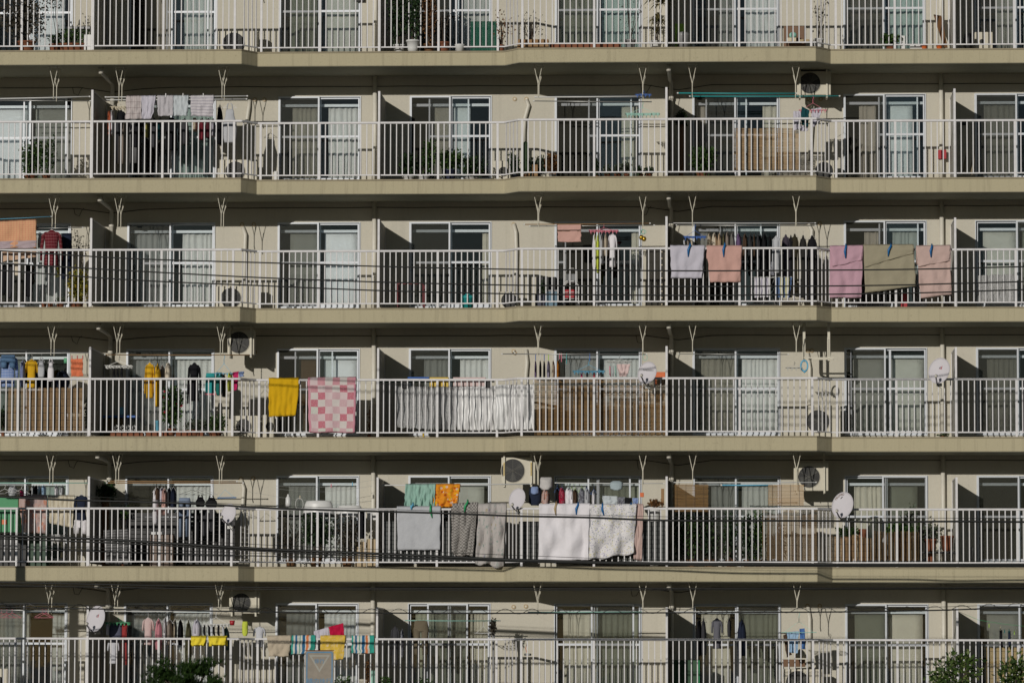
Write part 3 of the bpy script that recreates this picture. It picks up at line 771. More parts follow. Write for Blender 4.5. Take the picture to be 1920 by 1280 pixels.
def plant(k, desc, x0, y0, x1, y1, leaf='green', n=240, ls=.07, pot=None, potm='terra', Y=.35, narrow=.35, stems=5, name='potted_plant', spiky=False):
    """potted plant standing on the balcony floor; box = foliage extent; pot = (cx0, cx1, cytop)"""
    a, b = k.at(x0, y0, Y), k.at(x1, y1, Y); zf = ZF(k.row); seed = R.random()*40
    if pot: p0, p1 = k.at(pot[0], pot[2], Y), k.at(pot[1], pot[2], Y); pr = (p1.x-p0.x)/2; pc = (p0.x+p1.x)/2; ph = max(.06, p0.z-zf)
    else: pr = min(.14, (b.x-a.x)*.3); pc = (a.x+b.x)/2; ph = .16
    rt = empty(name, (pc, Y, zf), lab(desc, k.row), 'plant', 'potted plants on the balconies')
    MB().lathe([(r*pr/1.05, z*ph) for r, z in POTP], n=18, sy=min(1, .16/pr)).obj('pot', M[potm], rt, True)
    MB().disc((0, 0), pr*.8, min(pr*.8, .12), -.004, .004, 14).obj('soil', M['soil'], rt, loc=(0, 0, ph*.93), rot=(math.pi/2, 0, 0))
    w, h = (b.x-a.x)/2, a.z-max(b.z, zf+ph*.8); cx = (a.x+b.x)/2-pc; cz = a.z-zf-h/2
    st = MB(); tips = []
    for i in range(stems):
        tx = cx+w*R.uniform(-.75, .75); tz = cz+h/2*R.uniform(.1, .95); ty = R.uniform(-.14, .14)
        pts = [Vector((0+R.uniform(-.03, .03), 0, ph*.9)), Vector((tx*.5+R.uniform(-.03, .03), ty*.5, ph+(tz-ph)*.5)), Vector((tx, ty, tz))]
        st.tube(pts, [.008, .006, .003], 5); tips.append(pts)
    st.obj('stem', M['bark'], rt)
    n = int(n*(1 if spiky else 1.9)); ls = ls if spiky else ls*1.25
    mb = MB()
    if spiky:
        for i in range(n):
            ti = R.choice(tips); q0 = ti[2] if R.random() < .6 else ti[1]
            an = R.uniform(0, 6.28); L = R.uniform(.5, 1)*ls; up = R.uniform(-.2, .9)
            d = Vector((math.cos(an), math.sin(an)*.7, up)).normalized(); s = d.cross(Vector((0, 0, 1))).normalized()*L*.05
            q = len(mb.v); mid = q0+d*L*.6; tip = q0+d*L-Vector((0, 0, L*.35))
            mb.v += [tuple(q0-s), tuple(q0+s), tuple(mid+s*1.4), tuple(mid-s*1.4), tuple(tip)]; mb.f += [(q, q+1, q+2, q+3), (q+3, q+2, q+4)]
    else:
        def fn():
            for _ in range(30):
                ti = R.choice(tips); t = R.uniform(.35, 1.05)
                base = ti[0].lerp(ti[1], t*2) if t < .5 else ti[1].lerp(ti[2], t*2-1)
                v = Vector((R.gauss(0, 1)*w*.28, R.gauss(0, 1)*.07, R.gauss(0, 1)*h*.14)); p = base+v
                if abs(p.x-cx) < w*1.05 and abs(p.z-cz) < h*.55: break
            return p, (v.normalized()+Vector((0, 0, .3)))
        leaf_cloud(mb, fn, n, ls, narrow=narrow)
    mb.obj('foliage', LF[leaf], rt)
    return rt

def reed(k, desc, x0, y0, x1, y1, Y, mat, vertical=False, cord=3, wavy=0.0, bottom=None, group='reed screens', pitch=.014):
    """screen of separate reeds bound by cords"""
    a, b = k.at(x0, y0, Y), k.at(x1, y1, Y); w, h = b.x-a.x, a.z-b.z; seed = R.random()*30
    rt = empty('reed_screen', (a.x, Y, b.z), lab(desc, k.row), 'screen', group)
    def yy(x, z): return wavy*math.sin(x*9+seed)+.008*nz(x*3, z*3, seed)
    mb = MB()
    if vertical:
        n = int(w/pitch)
        for i in range(n):
            x = w*(i+.5)/n; r = pitch*.46*R.uniform(.75, 1.1)
            zt = h+R.uniform(-.012, .012)+(wavy*.8*math.sin(x*11+seed)-abs(wavy)*.8); zb = R.uniform(-.012, .012)+(0 if bottom is None else bottom*x/w)
            mb.tube([(x, yy(x, 0), zb), (x+R.uniform(-.004, .004), yy(x, h/2), (zt+zb)/2), (x, yy(x, h), zt)], r, 4)
    else:
        n = int(h/pitch)
        for i in range(n):
            z = h*(i+.5)/n; r = pitch*.46*R.uniform(.75, 1.1)
            m_ = 14 if wavy else 3
            pts = [(R.uniform(-.008, .008)+w*j/m_, yy(w*j/m_, z), z+R.uniform(-.002, .002)+(wavy*.35*math.sin(w*j/m_*9+seed) if z > h*.97 else 0)) for j in range(m_+1)]
            mb.tube(pts, r, 4)
    tag(mb.obj('reeds', mat, rt), kind='stuff')
    for i in range(cord):
        if vertical:
            z = h*(i+.5)/cord; pts = [(w*j/16, yy(w*j/16, z)-pitch*.55, z) for j in range(17)]
        else:
            x = w*(i+.5)/cord; pts = [(x, yy(x, 0)-pitch*.55, h*j/6) for j in range(7)]
        MB().tube(pts, .004, 4).obj('binding_cord', M['bark'], rt)
    return rt

def text_mesh(body, size, mat, name, parent, loc, rot, ext=.001, align='CENTER'):
    cu = bpy.data.curves.new(name, 'FONT'); cu.body = body; cu.size = size; cu.extrude = ext; cu.align_x = align; cu.align_y = 'CENTER'; cu.resolution_u = 2
    t = bpy.data.objects.new(name, cu); C.objects.link(t); bpy.context.view_layer.update()
    me = bpy.data.meshes.new_from_object(t.evaluated_get(bpy.context.evaluated_depsgraph_get())); me.name = name; me.materials.clear(); me.materials.append(mat)
    bpy.data.objects.remove(t); bpy.data.curves.remove(cu)
    return put(name, me, parent, loc, rot)

FACE = Vector((-.42, -.62, .30)).normalized()
def sat_dish(k, desc, cx, cy, rx, ry, Yrail, logo=None, arm=(-.55, .62), tilt=-.10):
    """offset dish clamped to the handrail, turned half left"""
    Y = Yrail-.22; c = k.at(cx, cy, Y); a, b = rx/3.84*PX, ry/3.84*PX
    rt = empty('satellite_dish', c, lab(desc, k.row), 'dish', 'satellite dishes on the handrail')
    # the dish is a shallow bowl facing the lower sky to the left of the camera
    n = 36; mb = MB(); dep = .035; ya = math.radians(-24); el = math.radians(14)
    A, B = a/math.cos(ya)*1.0, b/math.cos(el*.4)
    rot = Matrix.Rotation(ya, 3, 'Z') @ Matrix.Rotation(-el, 3, 'X') @ Matrix.Rotation(tilt*-1, 3, 'Y')
    for s, off_ in ((0, 0), (1, .012)):
        for j in range(9):
            r = j/8
            for i in range(n):
                t = 2*math.pi*i/n; mb.v.append(tuple(rot @ Vector((A*r*math.cos(t), off_-dep*(r*r)+dep*.5, B*r*math.sin(t)))))
    for s in (0, 1):
        q = s*9*n
        for j in range(8):
            for i in range(n):
                i2 = (i+1) % n; f = (q+j*n+i, q+j*n+i2, q+(j+1)*n+i2, q+(j+1)*n+i); mb.f.append(f if s else f[::-1])
    for i in range(n):
        i2 = (i+1) % n; mb.f.append((8*n+i, 8*n+i2, 17*n+i2, 17*n+i))
    mb.obj('reflector', M['dish'], rt, True)
    MB().tube([tuple(rot @ Vector((A*math.cos(2*math.pi*i/40), -dep*.5, B*math.sin(2*math.pi*i/40)))) for i in range(41)], .007, 5, cap=False).obj('rim', M['dish'], rt, True)
    foot = rot @ Vector((0, -dep*.4, -B*1.02)); lnb = Vector((arm[0]*A, -.34, -arm[1]*B))
    MB().tube([foot+Vector((0, .04, .02)), foot, (foot+lnb)/2+Vector((0, 0, -.02)), lnb], .010, 6).obj('feed_arm', M['dark'], rt)
    MB().tube([lnb, lnb+Vector((.012, .06, .02))], [.024, .032], 10).obj('receiver', M['pvc'], rt, True)
    MB().tube([(0, .05, 0), (.01, .18, -.05), (.01, .22, -.3)], .018, 8).obj('mast', M['steel'], rt)
    MB().box(-.05, .06, .16, .27, -.30, -.24).obj('clamp', M['steel'], rt)
    MB().tube([lnb+Vector((.01, .05, 0)), foot+Vector((.04, .06, -.05)), Vector((.05, .2, -.34)), Vector((.06, .22, -.62))], .005, 4).obj('cable', M['black'], rt)
    def surf(x, z, lift=.004):
        r2 = x*x+z*z; return rot @ Vector((A*x, dep*.5-dep*r2-lift, B*z))
    rotE = rot.to_4x4()
    if logo == 'tri':
        for nm, col, pts in (('logo_mark', 'p_navy', [(-.14, .02), (.0, .02), (-.0, .17)]), ('logo_mark', 'p_red', [(.02, .02), (.15, .02), (.15, .25)]), ('logo_mark', 'p_red', [(-.1, -.05), (.16, -.05), (.16, -.02), (-.1, -.02)])):
            m_ = MB(); m_.v = [tuple(surf(x+.02, z+.2)) for x, z in pts]; m_.f = [tuple(range(len(pts)))]; m_.obj(nm, M[col], rt)
    elif logo == 'arc':
        for ch, t in zip('MASPRO', (150, 140, 130, 120, 110, 100)):
            q = surf(.84*math.cos(math.radians(t)), .84*math.sin(math.radians(t)), .010)
            text_mesh(ch, .062, M['p_brown'], 'letter', rt, q, (rot.to_4x4() @ Matrix.Rotation(math.pi/2, 4, 'X') @ Matrix.Rotation(math.radians(t-90), 4, 'Z')).to_euler())
        m_ = MB(); m_.v = [tuple(surf(x, z)) for x, z in ((-.38, .48), (-.28, .50), (-.14, .66), (-.24, .66))]; m_.f = [(0, 1, 2, 3)]; m_.obj('logo_mark', M['dark'], rt)
    elif logo:
        txt, sz, lx, lz, ang, mat = logo
        R_ = (rot.to_4x4() @ Matrix.Rotation(math.pi/2, 4, 'X') @ Matrix.Rotation(ang, 4, 'Z')).to_euler()
        text_mesh(txt, sz, M[mat], 'lettering', rt, surf(lx, lz, .012), R_)
    return rt

def ac_unit(k, desc, x0, y0, x1, y1, Y, hung=False, fan=.5, fr=None, depth=.28, dark=False, label_strip=False, grille=True):
    a, b = k.at(x0, y0, Y), k.at(x1, y1, Y); w, h = b.x-a.x, a.z-b.z
    if not hung: h = a.z-ZF(k.row)-.04
    rt = empty('air_conditioner', (a.x, Y, a.z-h), lab(desc, k.row), 'air conditioner', 'air conditioner units')
    bodym = M['acbody']
    o = MB().box(0, w, 0, depth, 0, h).obj('casing', bodym, rt); bevel(o, .012, 2)
    r = min(fr or h*.42, h*.44); cx = w*fan; cz = h*.5
    MB().disc((cx, cz), r*1.04, r*1.04, -.012, -.001, 32).obj('fan_surround', bodym if not dark else M['dark'], rt)
    MB().disc((cx, cz), r, r, -.016, -.0125, 32).obj('fan_recess', M['dark'], rt)
    fb = MB()
    for i in range(3):
        t = i*2.094+R.random(); pts = []
        b_ = len(fb.v)
        for rr, dt in ((.18, 0), (.9, .1), (.92, .75), (.2, .9)): fb.v.append((cx+r*rr*math.cos(t+dt), -.017-.006*(dt > .5), cz+r*rr*math.sin(t+dt)))
        fb.f.append((b_, b_+1, b_+2, b_+3))
    for i in range(3): pass
    fb.obj('fan_blades', paint('fan_plastic', (.06, .06, .055), .6) , rt)
    if grille:
        gm = MB()
        for q in range(6):
            t = math.pi/6+q*math.pi/3; gm.tube([(cx, -.028, cz), (cx+r*math.cos(t), -.024, cz+r*math.sin(t))], .004, 4)
        for q in range(1, 8): gm.ring((cx, -.026, cz), r*q/7.5, r*q/7.5, .0022, 26, k=3)
        gm.obj('fan_grille', paint('grille_wire', (.16, .155, .13), .6) if not dark else M['dark'], rt)
    MB().box(w*.86, w*.865+.004, -.004, depth*.9, .02, h-.02).obj('panel_seam', M['dark'], rt)
    if hung:
        zc = ZF(k.row-1)-TH-.006-(a.z-h)
        for x in (.06, w*.88):
            o = MB().box(x-.018, x+.018, -.05, -.02, -.06, zc).obj('hanging_channel', M['bracket'], rt)
            MB().box(x-.018, x+.018, -.02, depth+.05, -.062, -.025).obj('bearer', M['bracket'], rt)
            MB().box(x-.018, x+.018, depth+.02, depth+.05, -.06, zc).obj('hanging_channel', M['bracket'], rt)
            if label_strip:
                s = MB().box(x-.012, x+.010, -.053, -.0505, h*.30, h*.80).obj('sticker', M['p_yellow'], rt)
                for q in range(9): MB().box(x-.007, x+.006, -.055, -.0535, h*(.32+.05*q), h*(.345+.05*q)).obj('sticker_print', M['dark'], rt)
    else:
        for x in (.08, w-.08): MB().box(x-.05, x+.05, -.01, depth+.01, -.04, 0).obj('foot', M['black'], rt)
    return rt
def box_thing(k, name, desc, cat, x0, y0, x1, y1, Y, mat, depth=.25, lid=None, taper=0, group=None, ground=True):
    a, b = k.at(x0, y0, Y), k.at(x1, y1, Y); w = b.x-a.x; zb = ZF(k.row)+.002 if ground else b.z; h = a.z-zb
    mb = MB(); t = taper
    mb.v = [(t, t, 0), (w-t, t, 0), (w-t, depth-t, 0), (t, depth-t, 0), (0, 0, h), (w, 0, h), (w, depth, h), (0, depth, h)]
    mb.f = [(0, 3, 2, 1), (4, 5, 6, 7), (0, 1, 5, 4), (1, 2, 6, 5), (2, 3, 7, 6), (3, 0, 4, 7)]
    if lid:
        rt = empty(name, (a.x, Y, zb), lab(desc, k.row), cat, group)
        bevel(mb.obj('body', mat, rt), .012, 2)
        bevel(MB().box(-.012, w+.012, -.012, depth+.012, h, h+.035).obj('lid', lid, rt), .01, 2)
        MB().tube([(w*.3, -.015, h-.02), (w*.5, -.03, h-.06), (w*.7, -.015, h-.02)], .008, 6).obj('handle', mat, rt)
        return rt
    o = mb.obj(name, mat, None, False, (a.x, Y, zb)); bevel(o, .008, 2); return tag(o, lab(desc, k.row), cat, group)
def pot_thing(k, name, desc, cat, x0, y0, x1, Y, mat, prof=POTP, group=None, y1=None):
    a, b = k.at(x0, y0, Y), k.at(x1, y0, Y); zb = ZF(k.row)+.002 if y1 is None else k.at(x0, y1, Y).z; r = (b.x-a.x)/2/1.05; h = a.z-zb
    o = MB().lathe([(p*r, z*h) for p, z in prof], n=20).obj(name, mat, None, True, ((a.x+b.x)/2, Y, zb)); return tag(o, lab(desc, k.row), cat, group)

# ---------------------------------------------------------------- cloth colours
CW = cloth('white', (.74, .715, .74)); CLIL = cloth('lilac_white', (.52, .50, .56)); CPB = cloth('pale_blue_grey', (.50, .54, .56)); CLG = cloth('light_grey', (.46, .47, .49))
CBLK = cloth('black', (.012, .012, .014)); CNAVY = cloth('navy', (.018, .024, .045)); CDG = cloth('charcoal', (.05, .05, .055)); CSL = cloth('slate', (.10, .105, .15))
CBEI = cloth('beige', (.48, .41, .31)); CCRM = cloth('cream', (.60, .53, .42)); CTAU = cloth('taupe', (.24, .20, .17)); COLI = cloth('olive', (.10, .095, .05)); CBRN = cloth('brown', (.09, .055, .035))
CPUR = cloth('purple', (.13, .085, .17)); CRED = cloth('red', (.42, .02, .05)); CDR = cloth('dark_red', (.16, .02, .03)); CPNK = cloth('pink', (.62, .26, .30)); CPP = cloth('pale_pink', (.62, .48, .46))
CMUS = cloth('mustard', (.62, .36, .02)); CYEL = cloth('yellow', (.78, .62, .05)); CORG = cloth('orange', (.68, .19, .09)); CSAL = cloth('salmon', (.56, .34, .29)); CTEAL = cloth('teal', (.03, .30, .30))
CGRN = cloth('green', (.04, .13, .06)); CLIM = cloth('lime', (.55, .62, .08)); CMAG = cloth('magenta', (.55, .03, .14)); CLB = cloth('light_blue', (.30, .44, .60)); CBLU = cloth('blue', (.08, .18, .42)); CJEAN = cloth('denim', (.13, .17, .24))
CMINT = cloth('mint', (.28, .45, .38)); CDT = cloth('dark_teal', (.01, .06, .07))
PLB = cloth('plaid_beige', (.50, .45, .44), 'plaid', n1=3.5, n2=4, col2=(.10, .06, .06), w=.09, k=.5)
STL = cloth('striped_lilac', (.5, .5, .5), 'stripes', axis='v', rep=7, stops=[(0, (.56, .53, .55)), (.6, (.20, .19, .24)), (.72, (.56, .53, .55)), (.85, (.40, .38, .42))])
PLO = cloth('plaid_orange', (.64, .36, .20), 'plaid', n1=16, n2=13, col2=(.50, .10, .10), w=.16, k=.38)
PLR = cloth('plaid_red', (.11, .010, .016), 'plaid', n1=9, n2=12, col2=(.45, .22, .22), w=.14, k=.35)
PLBL = cloth('plaid_blue', (.16, .24, .46), 'plaid', n1=8, n2=12, col2=(.5, .55, .65), w=.2, k=.5)
QUI = cloth('quilt_pink', (.5, .2, .2), 'patch', n1=6, n2=7.6)
GING = cloth('gingham', (.15, .14, .13), 'checker', n1=17, n2=34, col2=(.36, .34, .315))
FLW = cloth('flower_grey', (.44, .41, .39), 'floral', n=9, w=.24, k=.8, stops=[(0, (.20, .27, .24)), (.4, (.24, .20, .27)), (.75, (.35, .30, .20))])
FLM = cloth('flower_meadow', (.70, .68, .68), 'floral', n=26, w=.36, k=.62, stops=[(0, (.22, .26, .30)), (.3, (.30, .28, .42)), (.55, (.55, .50, .18)), (.8, (.30, .36, .22))])
FLO = cloth('flower_orange', (.70, .26, .02), 'floral', n=7, w=.4, k=.9, stops=[(0, (.40, .07, .01)), (.35, (.66, .50, .38)), (.7, (.70, .42, .02))])
FLR = cloth('flower_red', (.35, .02, .05), 'floral', n=10, w=.4, k=.9, stops=[(0, (.03, .02, .03)), (.5, (.5, .2, .25))])
FLP = cloth('flower_pink', (.45, .33, .30), 'floral', n=6, w=.5, k=.7, stops=[(0, (.50, .20, .12)), (.4, (.30, .24, .24)), (.7, (.55, .44, .38))])
SHTT = cloth('sheet_tassel', (.50, .44, .32), 'stripes', axis='u', rep=6, stops=[(0, (.56, .50, .38)), (.5, (.42, .36, .24)), (.6, (.58, .53, .42))])
DYE = cloth('tie_dye', (.6, .5, .1), 'dye', n=4, stops=[(.3, (.66, .55, .42)), (.45, (.66, .44, .04)), (.6, (.70, .50, .16)), (.75, (.64, .58, .30))])
STG = cloth('striped_teal', (.5, .5, .5), 'stripes', axis='u', rep=1, stops=[(0, (.05, .32, .26)), (.08, (.60, .60, .54)), (.16, (.03, .14, .28)), (.24, (.60, .60, .54)), (.34, (.10, .30, .22)), (.38, (.60, .60, .54)), (.46, (.03, .13, .26)), (.58, (.60, .60, .54)), (.62, (.60, .20, .08)), (.72, (.60, .60, .54)), (.80, (.04, .32, .25))])
WAF = cloth('waffle_olive', (.35, .315, .225), 'checker', n1=70, n2=52, col2=(.29, .26, .18))
LIQ = cloth('pink_lilac', (.50, .31, .37)); PKB = cloth('pink_beige', (.52, .38, .34)); TGR = cloth('towel_grey', (.47, .48, .50))
WSTR = cloth('white_striped', (.5, .5, .5), 'stripes', axis='u', rep=9, stops=[(0, (.60, .60, .62)), (.7, (.36, .38, .44))])
PRT = cloth('print_dark', (.12, .12, .14), 'floral', n=12, w=.4, k=.9, stops=[(0, (.45, .45, .5)), (.5, (.25, .28, .32))])

# ================ row 0 (top row; only its lower half is in view)
k = Crop(0, 0, 0); Yw = .95
plant(k, 'dead vine net with grey brown leaves hanging over the left railing', 0, -60, 345, 340, 'dead', 900, .055, (120, 260, 300), Y=YR1+.14, stems=9, name='climbing_plant')
plant(k, 'flowering planter with yellow and green leaves behind a small bird table', 380, 215, 660, 330, 'green', 260, .05, (400, 640, 318), Y=.2, stems=8)
plant(k, 'small dark leaved plant with red buds beside the dead vine', 345, 255, 440, 335, 'dark', 120, .04, (350, 430, 320), Y=.1)
box_thing(k, 'wooden_box', 'small grey wooden shelter roof above the yellow planter', 'box', 480, 192, 650, 210, .25, M['p_grey'], .2, ground=False)
box_thing(k, 'storage_box', 'white plastic tub tipped beside the yellow planter', 'tub', 605, 250, 655, 330, .1, M['whitep'], .15)
ac_unit(k, 'dark fronted air conditioner on the floor in the first recess corner', 1570, 225, 1850, 350, .95, fan=.4, dark=True)
plant(k, 'bare hanging branches above the white panel window', 335, -60, 500, 60, 'dead', 60, .04, (400, 430, 330), Y=.2, stems=6)
k = Crop(480, 0, 0)
box_thing(k, 'meter_box', 'small black box hung on the wall by thin wires', 'box', 710, -20, 780, 12, D-.09, M['black'], .08, ground=False)
plant(k, 'tall dark bamboo like plant in a white tub', 935, -80, 1090, 330, 'dark', 420, .06, (985, 1075, 325), 'whitep', Y=.3, stems=7)
plant(k, 'tall dark shrub rising from a white ribbed bucket', 1080, -90, 1190, 300, 'dark', 340, .06, (1080, 1180, 292), 'whitep', Y=.12, stems=6)
plant(k, 'rust brown withered bush beside the white ribbed bucket', 1175, -70, 1310, 300, 'brown', 700, .045, (1200, 1290, 320), 'p_brown', Y=.25, stems=9)
plant(k, 'thin grey stems in a terracotta pot', 1300, 60, 1420, 300, 'dead', 90, .03, (1300, 1400, 306), Y=.2, stems=8)
o = box_thing(k, 'garden_bag', 'translucent green net bag of garden waste', 'bag', 1545, 155, 1745, 350, .1, M['tealnet'], .25); 
pot_thing(k, 'wash_basin', 'shallow white basin left of the green net bag', 'basin', 1430, 322, 1505, .1, M['whitep'], [(.7, 0), (1, .9), (1.05, 1), (.9, .9), (.6, .2)])
plant(k, 'dry flower heads on stalks in the recess corner', 1715, 85, 1860, 320, 'brown', 70, .045, (1740, 1790, 325), Y=.15, stems=6)
k = Crop(940, 0, 0)
plant(k, 'thin thorny twigs above a wooden crate', 90, 90, 330, 285, 'dead', 110, .03, (180, 250, 300), Y=.0, stems=12)
box_thing(k, 'wooden_crate', 'low pale wooden crate under the thorny twigs', 'crate', 115, 285, 340, 310, -.15, M['wood'], .25)
box_thing(k, 'planter_trough', 'long low terracotta trough beneath the green curtains', 'planter', 345, 318, 860, 345, .0, M['terra'], .2)
plant(k, 'bare young tree with fine twigs in a grey pot', 850, -80, 1060, 285, 'dead', 60, .03, (885, 970, 288), 'p_grey', Y=.1, stems=5)
plant(k, 'spiky yellow green palm leaning against the partition', 1025, -40, 1190, 200, 'palm', 160, .34, (1075, 1140, 292), 'p_grey', Y=.1, stems=3, spiky=True)
plant(k, 'drooping dry palm fronds low beside the partition', 1015, 140, 1180, 290, 'palm', 120, .26, (1060, 1160, 300), 'whitep', Y=-.05, stems=4, spiky=True)
pot_thing(k, 'pedal_bin', 'pale grey bin with a rounded lid inside the partition', 'bin', 1262, 232, 1355, .3, M['p_grey'], [(.9, 0), (1, .8), (1.05, .85), (.9, .95), (.4, 1)])
box_thing(k, 'storage_box', 'dull yellow green box behind the grey bin', 'box', 1250, 172, 1325, 228, .65, M['p_lime'], .2)
k = Crop(1420, 0, 0)
box_thing(k, 'shelf_unit', 'dark brown shelf unit packed with jars in the corner', 'shelf', 190, 190, 350, 320, .6, M['p_brown'], .3)
pot_thing(k, 'watering_can', 'round pale teal watering can on the cluttered shelf', 'watering can', 228, 236, 285, .3, M['p_mint'], [(.7, 0), (1, .3), (1, .7), (.6, 1)], y1=275)
for i, (x, c_) in enumerate(((205, 'cream'), (300, 'tan'))): box_thing(k, 'plant_tray', ('cream', 'tan')[i]+' slatted tray stacked before the cluttered shelf', 'tray', x, 272+12*i, x+75, 300, .25, M['p_'+c_], .2, ground=False)
plant(k, 'bare twiggy sapling in a white square pot at the corner', 395, -60, 520, 275, 'dead', 50, .045, (400, 480, 282), 'whitep', Y=.0, stems=6)
plant(k, 'bushy green plant in a brown pot under the grey curtain', 905, 255, 1030, 330, 'green', 220, .06, (920, 1000, 330), Y=.2)
box_thing(k, 'storage_box', 'upright white box beside the bushy green plant', 'box', 1030, 258, 1068, 320, .35, M['whitep'], .12)
pot_thing(k, 'flower_pot', 'orange pot lying low between white trays', 'pot', 1180, 330, 1225, .15, M['p_orange'])
pot_thing(k, 'flower_pot', 'orange pot at the foot of the leaning board', 'pot', 1285, 330, 1335, .15, M['p_orange'])
box_thing(k, 'plant_tray', 'low white tray beside the orange pot', 'tray', 1100, 318, 1190, 330, .2, M['whitep'], .2)
b_ = MB(); a0, a1 = k.at(1270, 105, 1.2), k.at(1372, 340, .7); b_.v = [(a0.x, 1.25, a0.z), (a0.x+.16, 1.25, a0.z-.03), (a1.x, .8, a1.z), (a1.x-.08, .8, a1.z)]; b_.f = [(0, 3, 2, 1)]
o = b_.obj('board', M['p_brown']); solid(o, .02); tag(o, lab('brown board leaning against the drainpipe', 0), 'board')
pot_thing(k, 'stool', 'round black stool inside the last partition', 'stool', 1480, 245, 1560, .4, M['black'], [(.6, 0), (.95, .3), (1, .7), (.7, 1)])
ac_unit(k, 'small white air conditioner on the floor at far right', 1565, 232, 1695, 345, .7, fan=.4, grille=False, fr=.05)

# ================ row 1
k = Crop(0, 110, 1)
pole(k, 'white pole with a green end left of the partition', -60, 290, 640, 274, YF, M['whitep'])
pole(k, 'grey rear pole left of the partition', -60, 300, 645, 305, YB, M['steel'], .009)
pole(k, 'front pole carrying the row of towels', 765, 278, 1775, 270, YF, M['whitep'])
pole(k, 'rear pole behind the row of towels', 770, 298, 1770, 292, YB, M['whitep'])
T = 'towels drying on the pole'
sheet(k, 'bath_towel', 'beige plaid towel with dark lines, first in the pole row', 'towel', [(907, 272), (1018, 270), (1018, 436), (905, 437)], YF-.02, PLB, folds=2, drape='pole', group=T, rw=.012)
sheet(k, 'bath_towel', 'pale lilac towel tapering down, second in the pole row', 'towel', [(1018, 272), (1122, 270), (1092, 436), (1022, 436)], YF-.02, CLIL, folds=3, drape='pole', group=T, rw=.012)
sheet(k, 'bath_towel', 'beige grey towel in the middle of the pole row', 'towel', [(1132, 270), (1248, 268), (1245, 412), (1140, 415)], YF-.02, cloth('greige', (.46, .44, .46)), folds=3, drape='pole', group=T, rw=.012)
sheet(k, 'bath_towel', 'pale blue grey towel right of the beige grey towel', 'towel', [(1250, 270), (1358, 268), (1352, 412), (1252, 414)], YF-.02, CPB, folds=3, drape='pole', group=T, rw=.012)
sheet(k, 'bath_towel', 'lilac towel with grey cross stripes at the row end', 'towel', [(1375, 270), (1540, 268), (1535, 420), (1375, 415)], YF-.02, STL, folds=3, drape='pole', group=T, rw=.012)
for i, x in enumerate((1194, 1318, 1464)): peg(k, x, 262, YF-.02, M['whitep'], ('white peg on the beige grey towel', 'white peg on the pale blue grey towel', 'white peg on the cross striped towel')[i])
garment(k, 'tank_top', 'light grey vest with long hem at the pole end', 1603, 325, 1705, 605, CLG, YF, 'steel')
garment(k, 'slim_shirt', 'black shirt hung sideways beside the light grey vest', 1562, 335, 1604, 615, CBLK, YB)
pinch(k, 'round cream sock hanger left of the plaid towel', 800, 352, 905, YB, M['p_cream'], hang=300, rows=3)
for (d_, x0, y0, x1, y1, m_, kd) in (
        ('small red orange sock bundle', 778, 372, 800, 552, CORG, 'slim_shirt'), ('white striped vest on the sock hanger', 800, 365, 822, 548, CW, 'slim_shirt'), ('black leggings', 830, 440, 858, 760, CDG, 'trousers'),
        ('brown work trousers', 855, 420, 892, 765, CTAU, 'trousers'), ('black tee shirt left of the yellow cloth', 838, 372, 905, 560, CBLK, 'tee_shirt'),
        ('charcoal trousers with pale knees', 930, 430, 992, 758, cloth('worn_charcoal', (.13, .13, .13)), 'trousers'), ('black jacket beneath the lilac towel', 905, 430, 1045, 640, CBLK, 'jacket'),
        ('yellow cloth', 1044, 440, 1070, 565, cloth('dull_yellow', (.42, .38, .10)), 'slim_shirt'), ('black sweater beneath the beige grey towel', 1068, 425, 1140, 640, CDG, 'jacket'),
        ('teal shirt', 1136, 430, 1162, 585, CDT, 'slim_shirt'), ('black shirt beneath the pale blue grey towel', 1165, 425, 1300, 660, CBLK, 'jacket'), ('slate shirt', 1300, 430, 1360, 620, CDG, 'slim_shirt'),
        ('pale khaki shirt', 1385, 425, 1425, 520, CBEI, 'slim_shirt'), ('dark red shirt', 1432, 430, 1480, 585, CDR, 'slim_shirt'), ('maroon sweater', 1480, 430, 1525, 570, cloth('maroon', (.07, .015, .02)), 'slim_shirt'),
        ('lilac checked shirt', 1522, 430, 1550, 560, CLIL, 'slim_shirt')):
    garment(k, kd, d_+' hanging behind the towels' if len(d_.split()) < 7 else d_, x0, y0, x1, y1, m_, YB, None)
plant(k, 'leafy green bush with tall thin stems near the left edge', 150, 600, 370, 850, 'green', 520, .055, (170, 270, 845), Y=.1, stems=9)
plant(k, 'slim green plant with a bare top beside the leafy bush', 330, 560, 430, 850, 'green', 150, .05, (300, 365, 842), Y=.3, stems=4)
ac_unit(k, 'beige air conditioner on the floor at the left jog', 1580, 728, 1850, 860, .95, fan=.42)
k = Crop(470, 110, 1)
box_thing(k, 'storage_box', 'small white box at the foot of the grey curtain window', 'box', 168, 810, 190, 862, 1.1, M['whitep'], .1)
plant(k, 'round dark leafed shrub in a white saucer pot', 1055, 700, 1215, 850, 'dark', 480, .055, (1090, 1180, 850), 'whitep', Y=.45, stems=8)
plant(k, 'light green strappy plant beside the window frame', 1235, 600, 1345, 850, 'green', 220, .06, (1195, 1290, 846), 'whitep', Y=.6, stems=6)
plant(k, 'large leafy plant in a blue pot in front of the open window', 1372, 665, 1525, 810, 'green', 460, .06, (1385, 1480, 800), 'p_navy', Y=.45, stems=9)
plant(k, 'olive leafed shrub right of the blue pot', 1535, 720, 1690, 850, 'dark', 420, .05, (1540, 1640, 858), 'whitep', Y=.5, stems=8)
ac_unit(k, 'grey louvred air conditioner low in the recess corner', 1745, 735, 1870, 860, 1.1, fan=.6, grille=True, fr=.1)
k = Crop(940, 110, 1)
pole(k, 'long white pole across the fifth window', 250, 278, 1010, 272, YF, M['whitep'], .013)
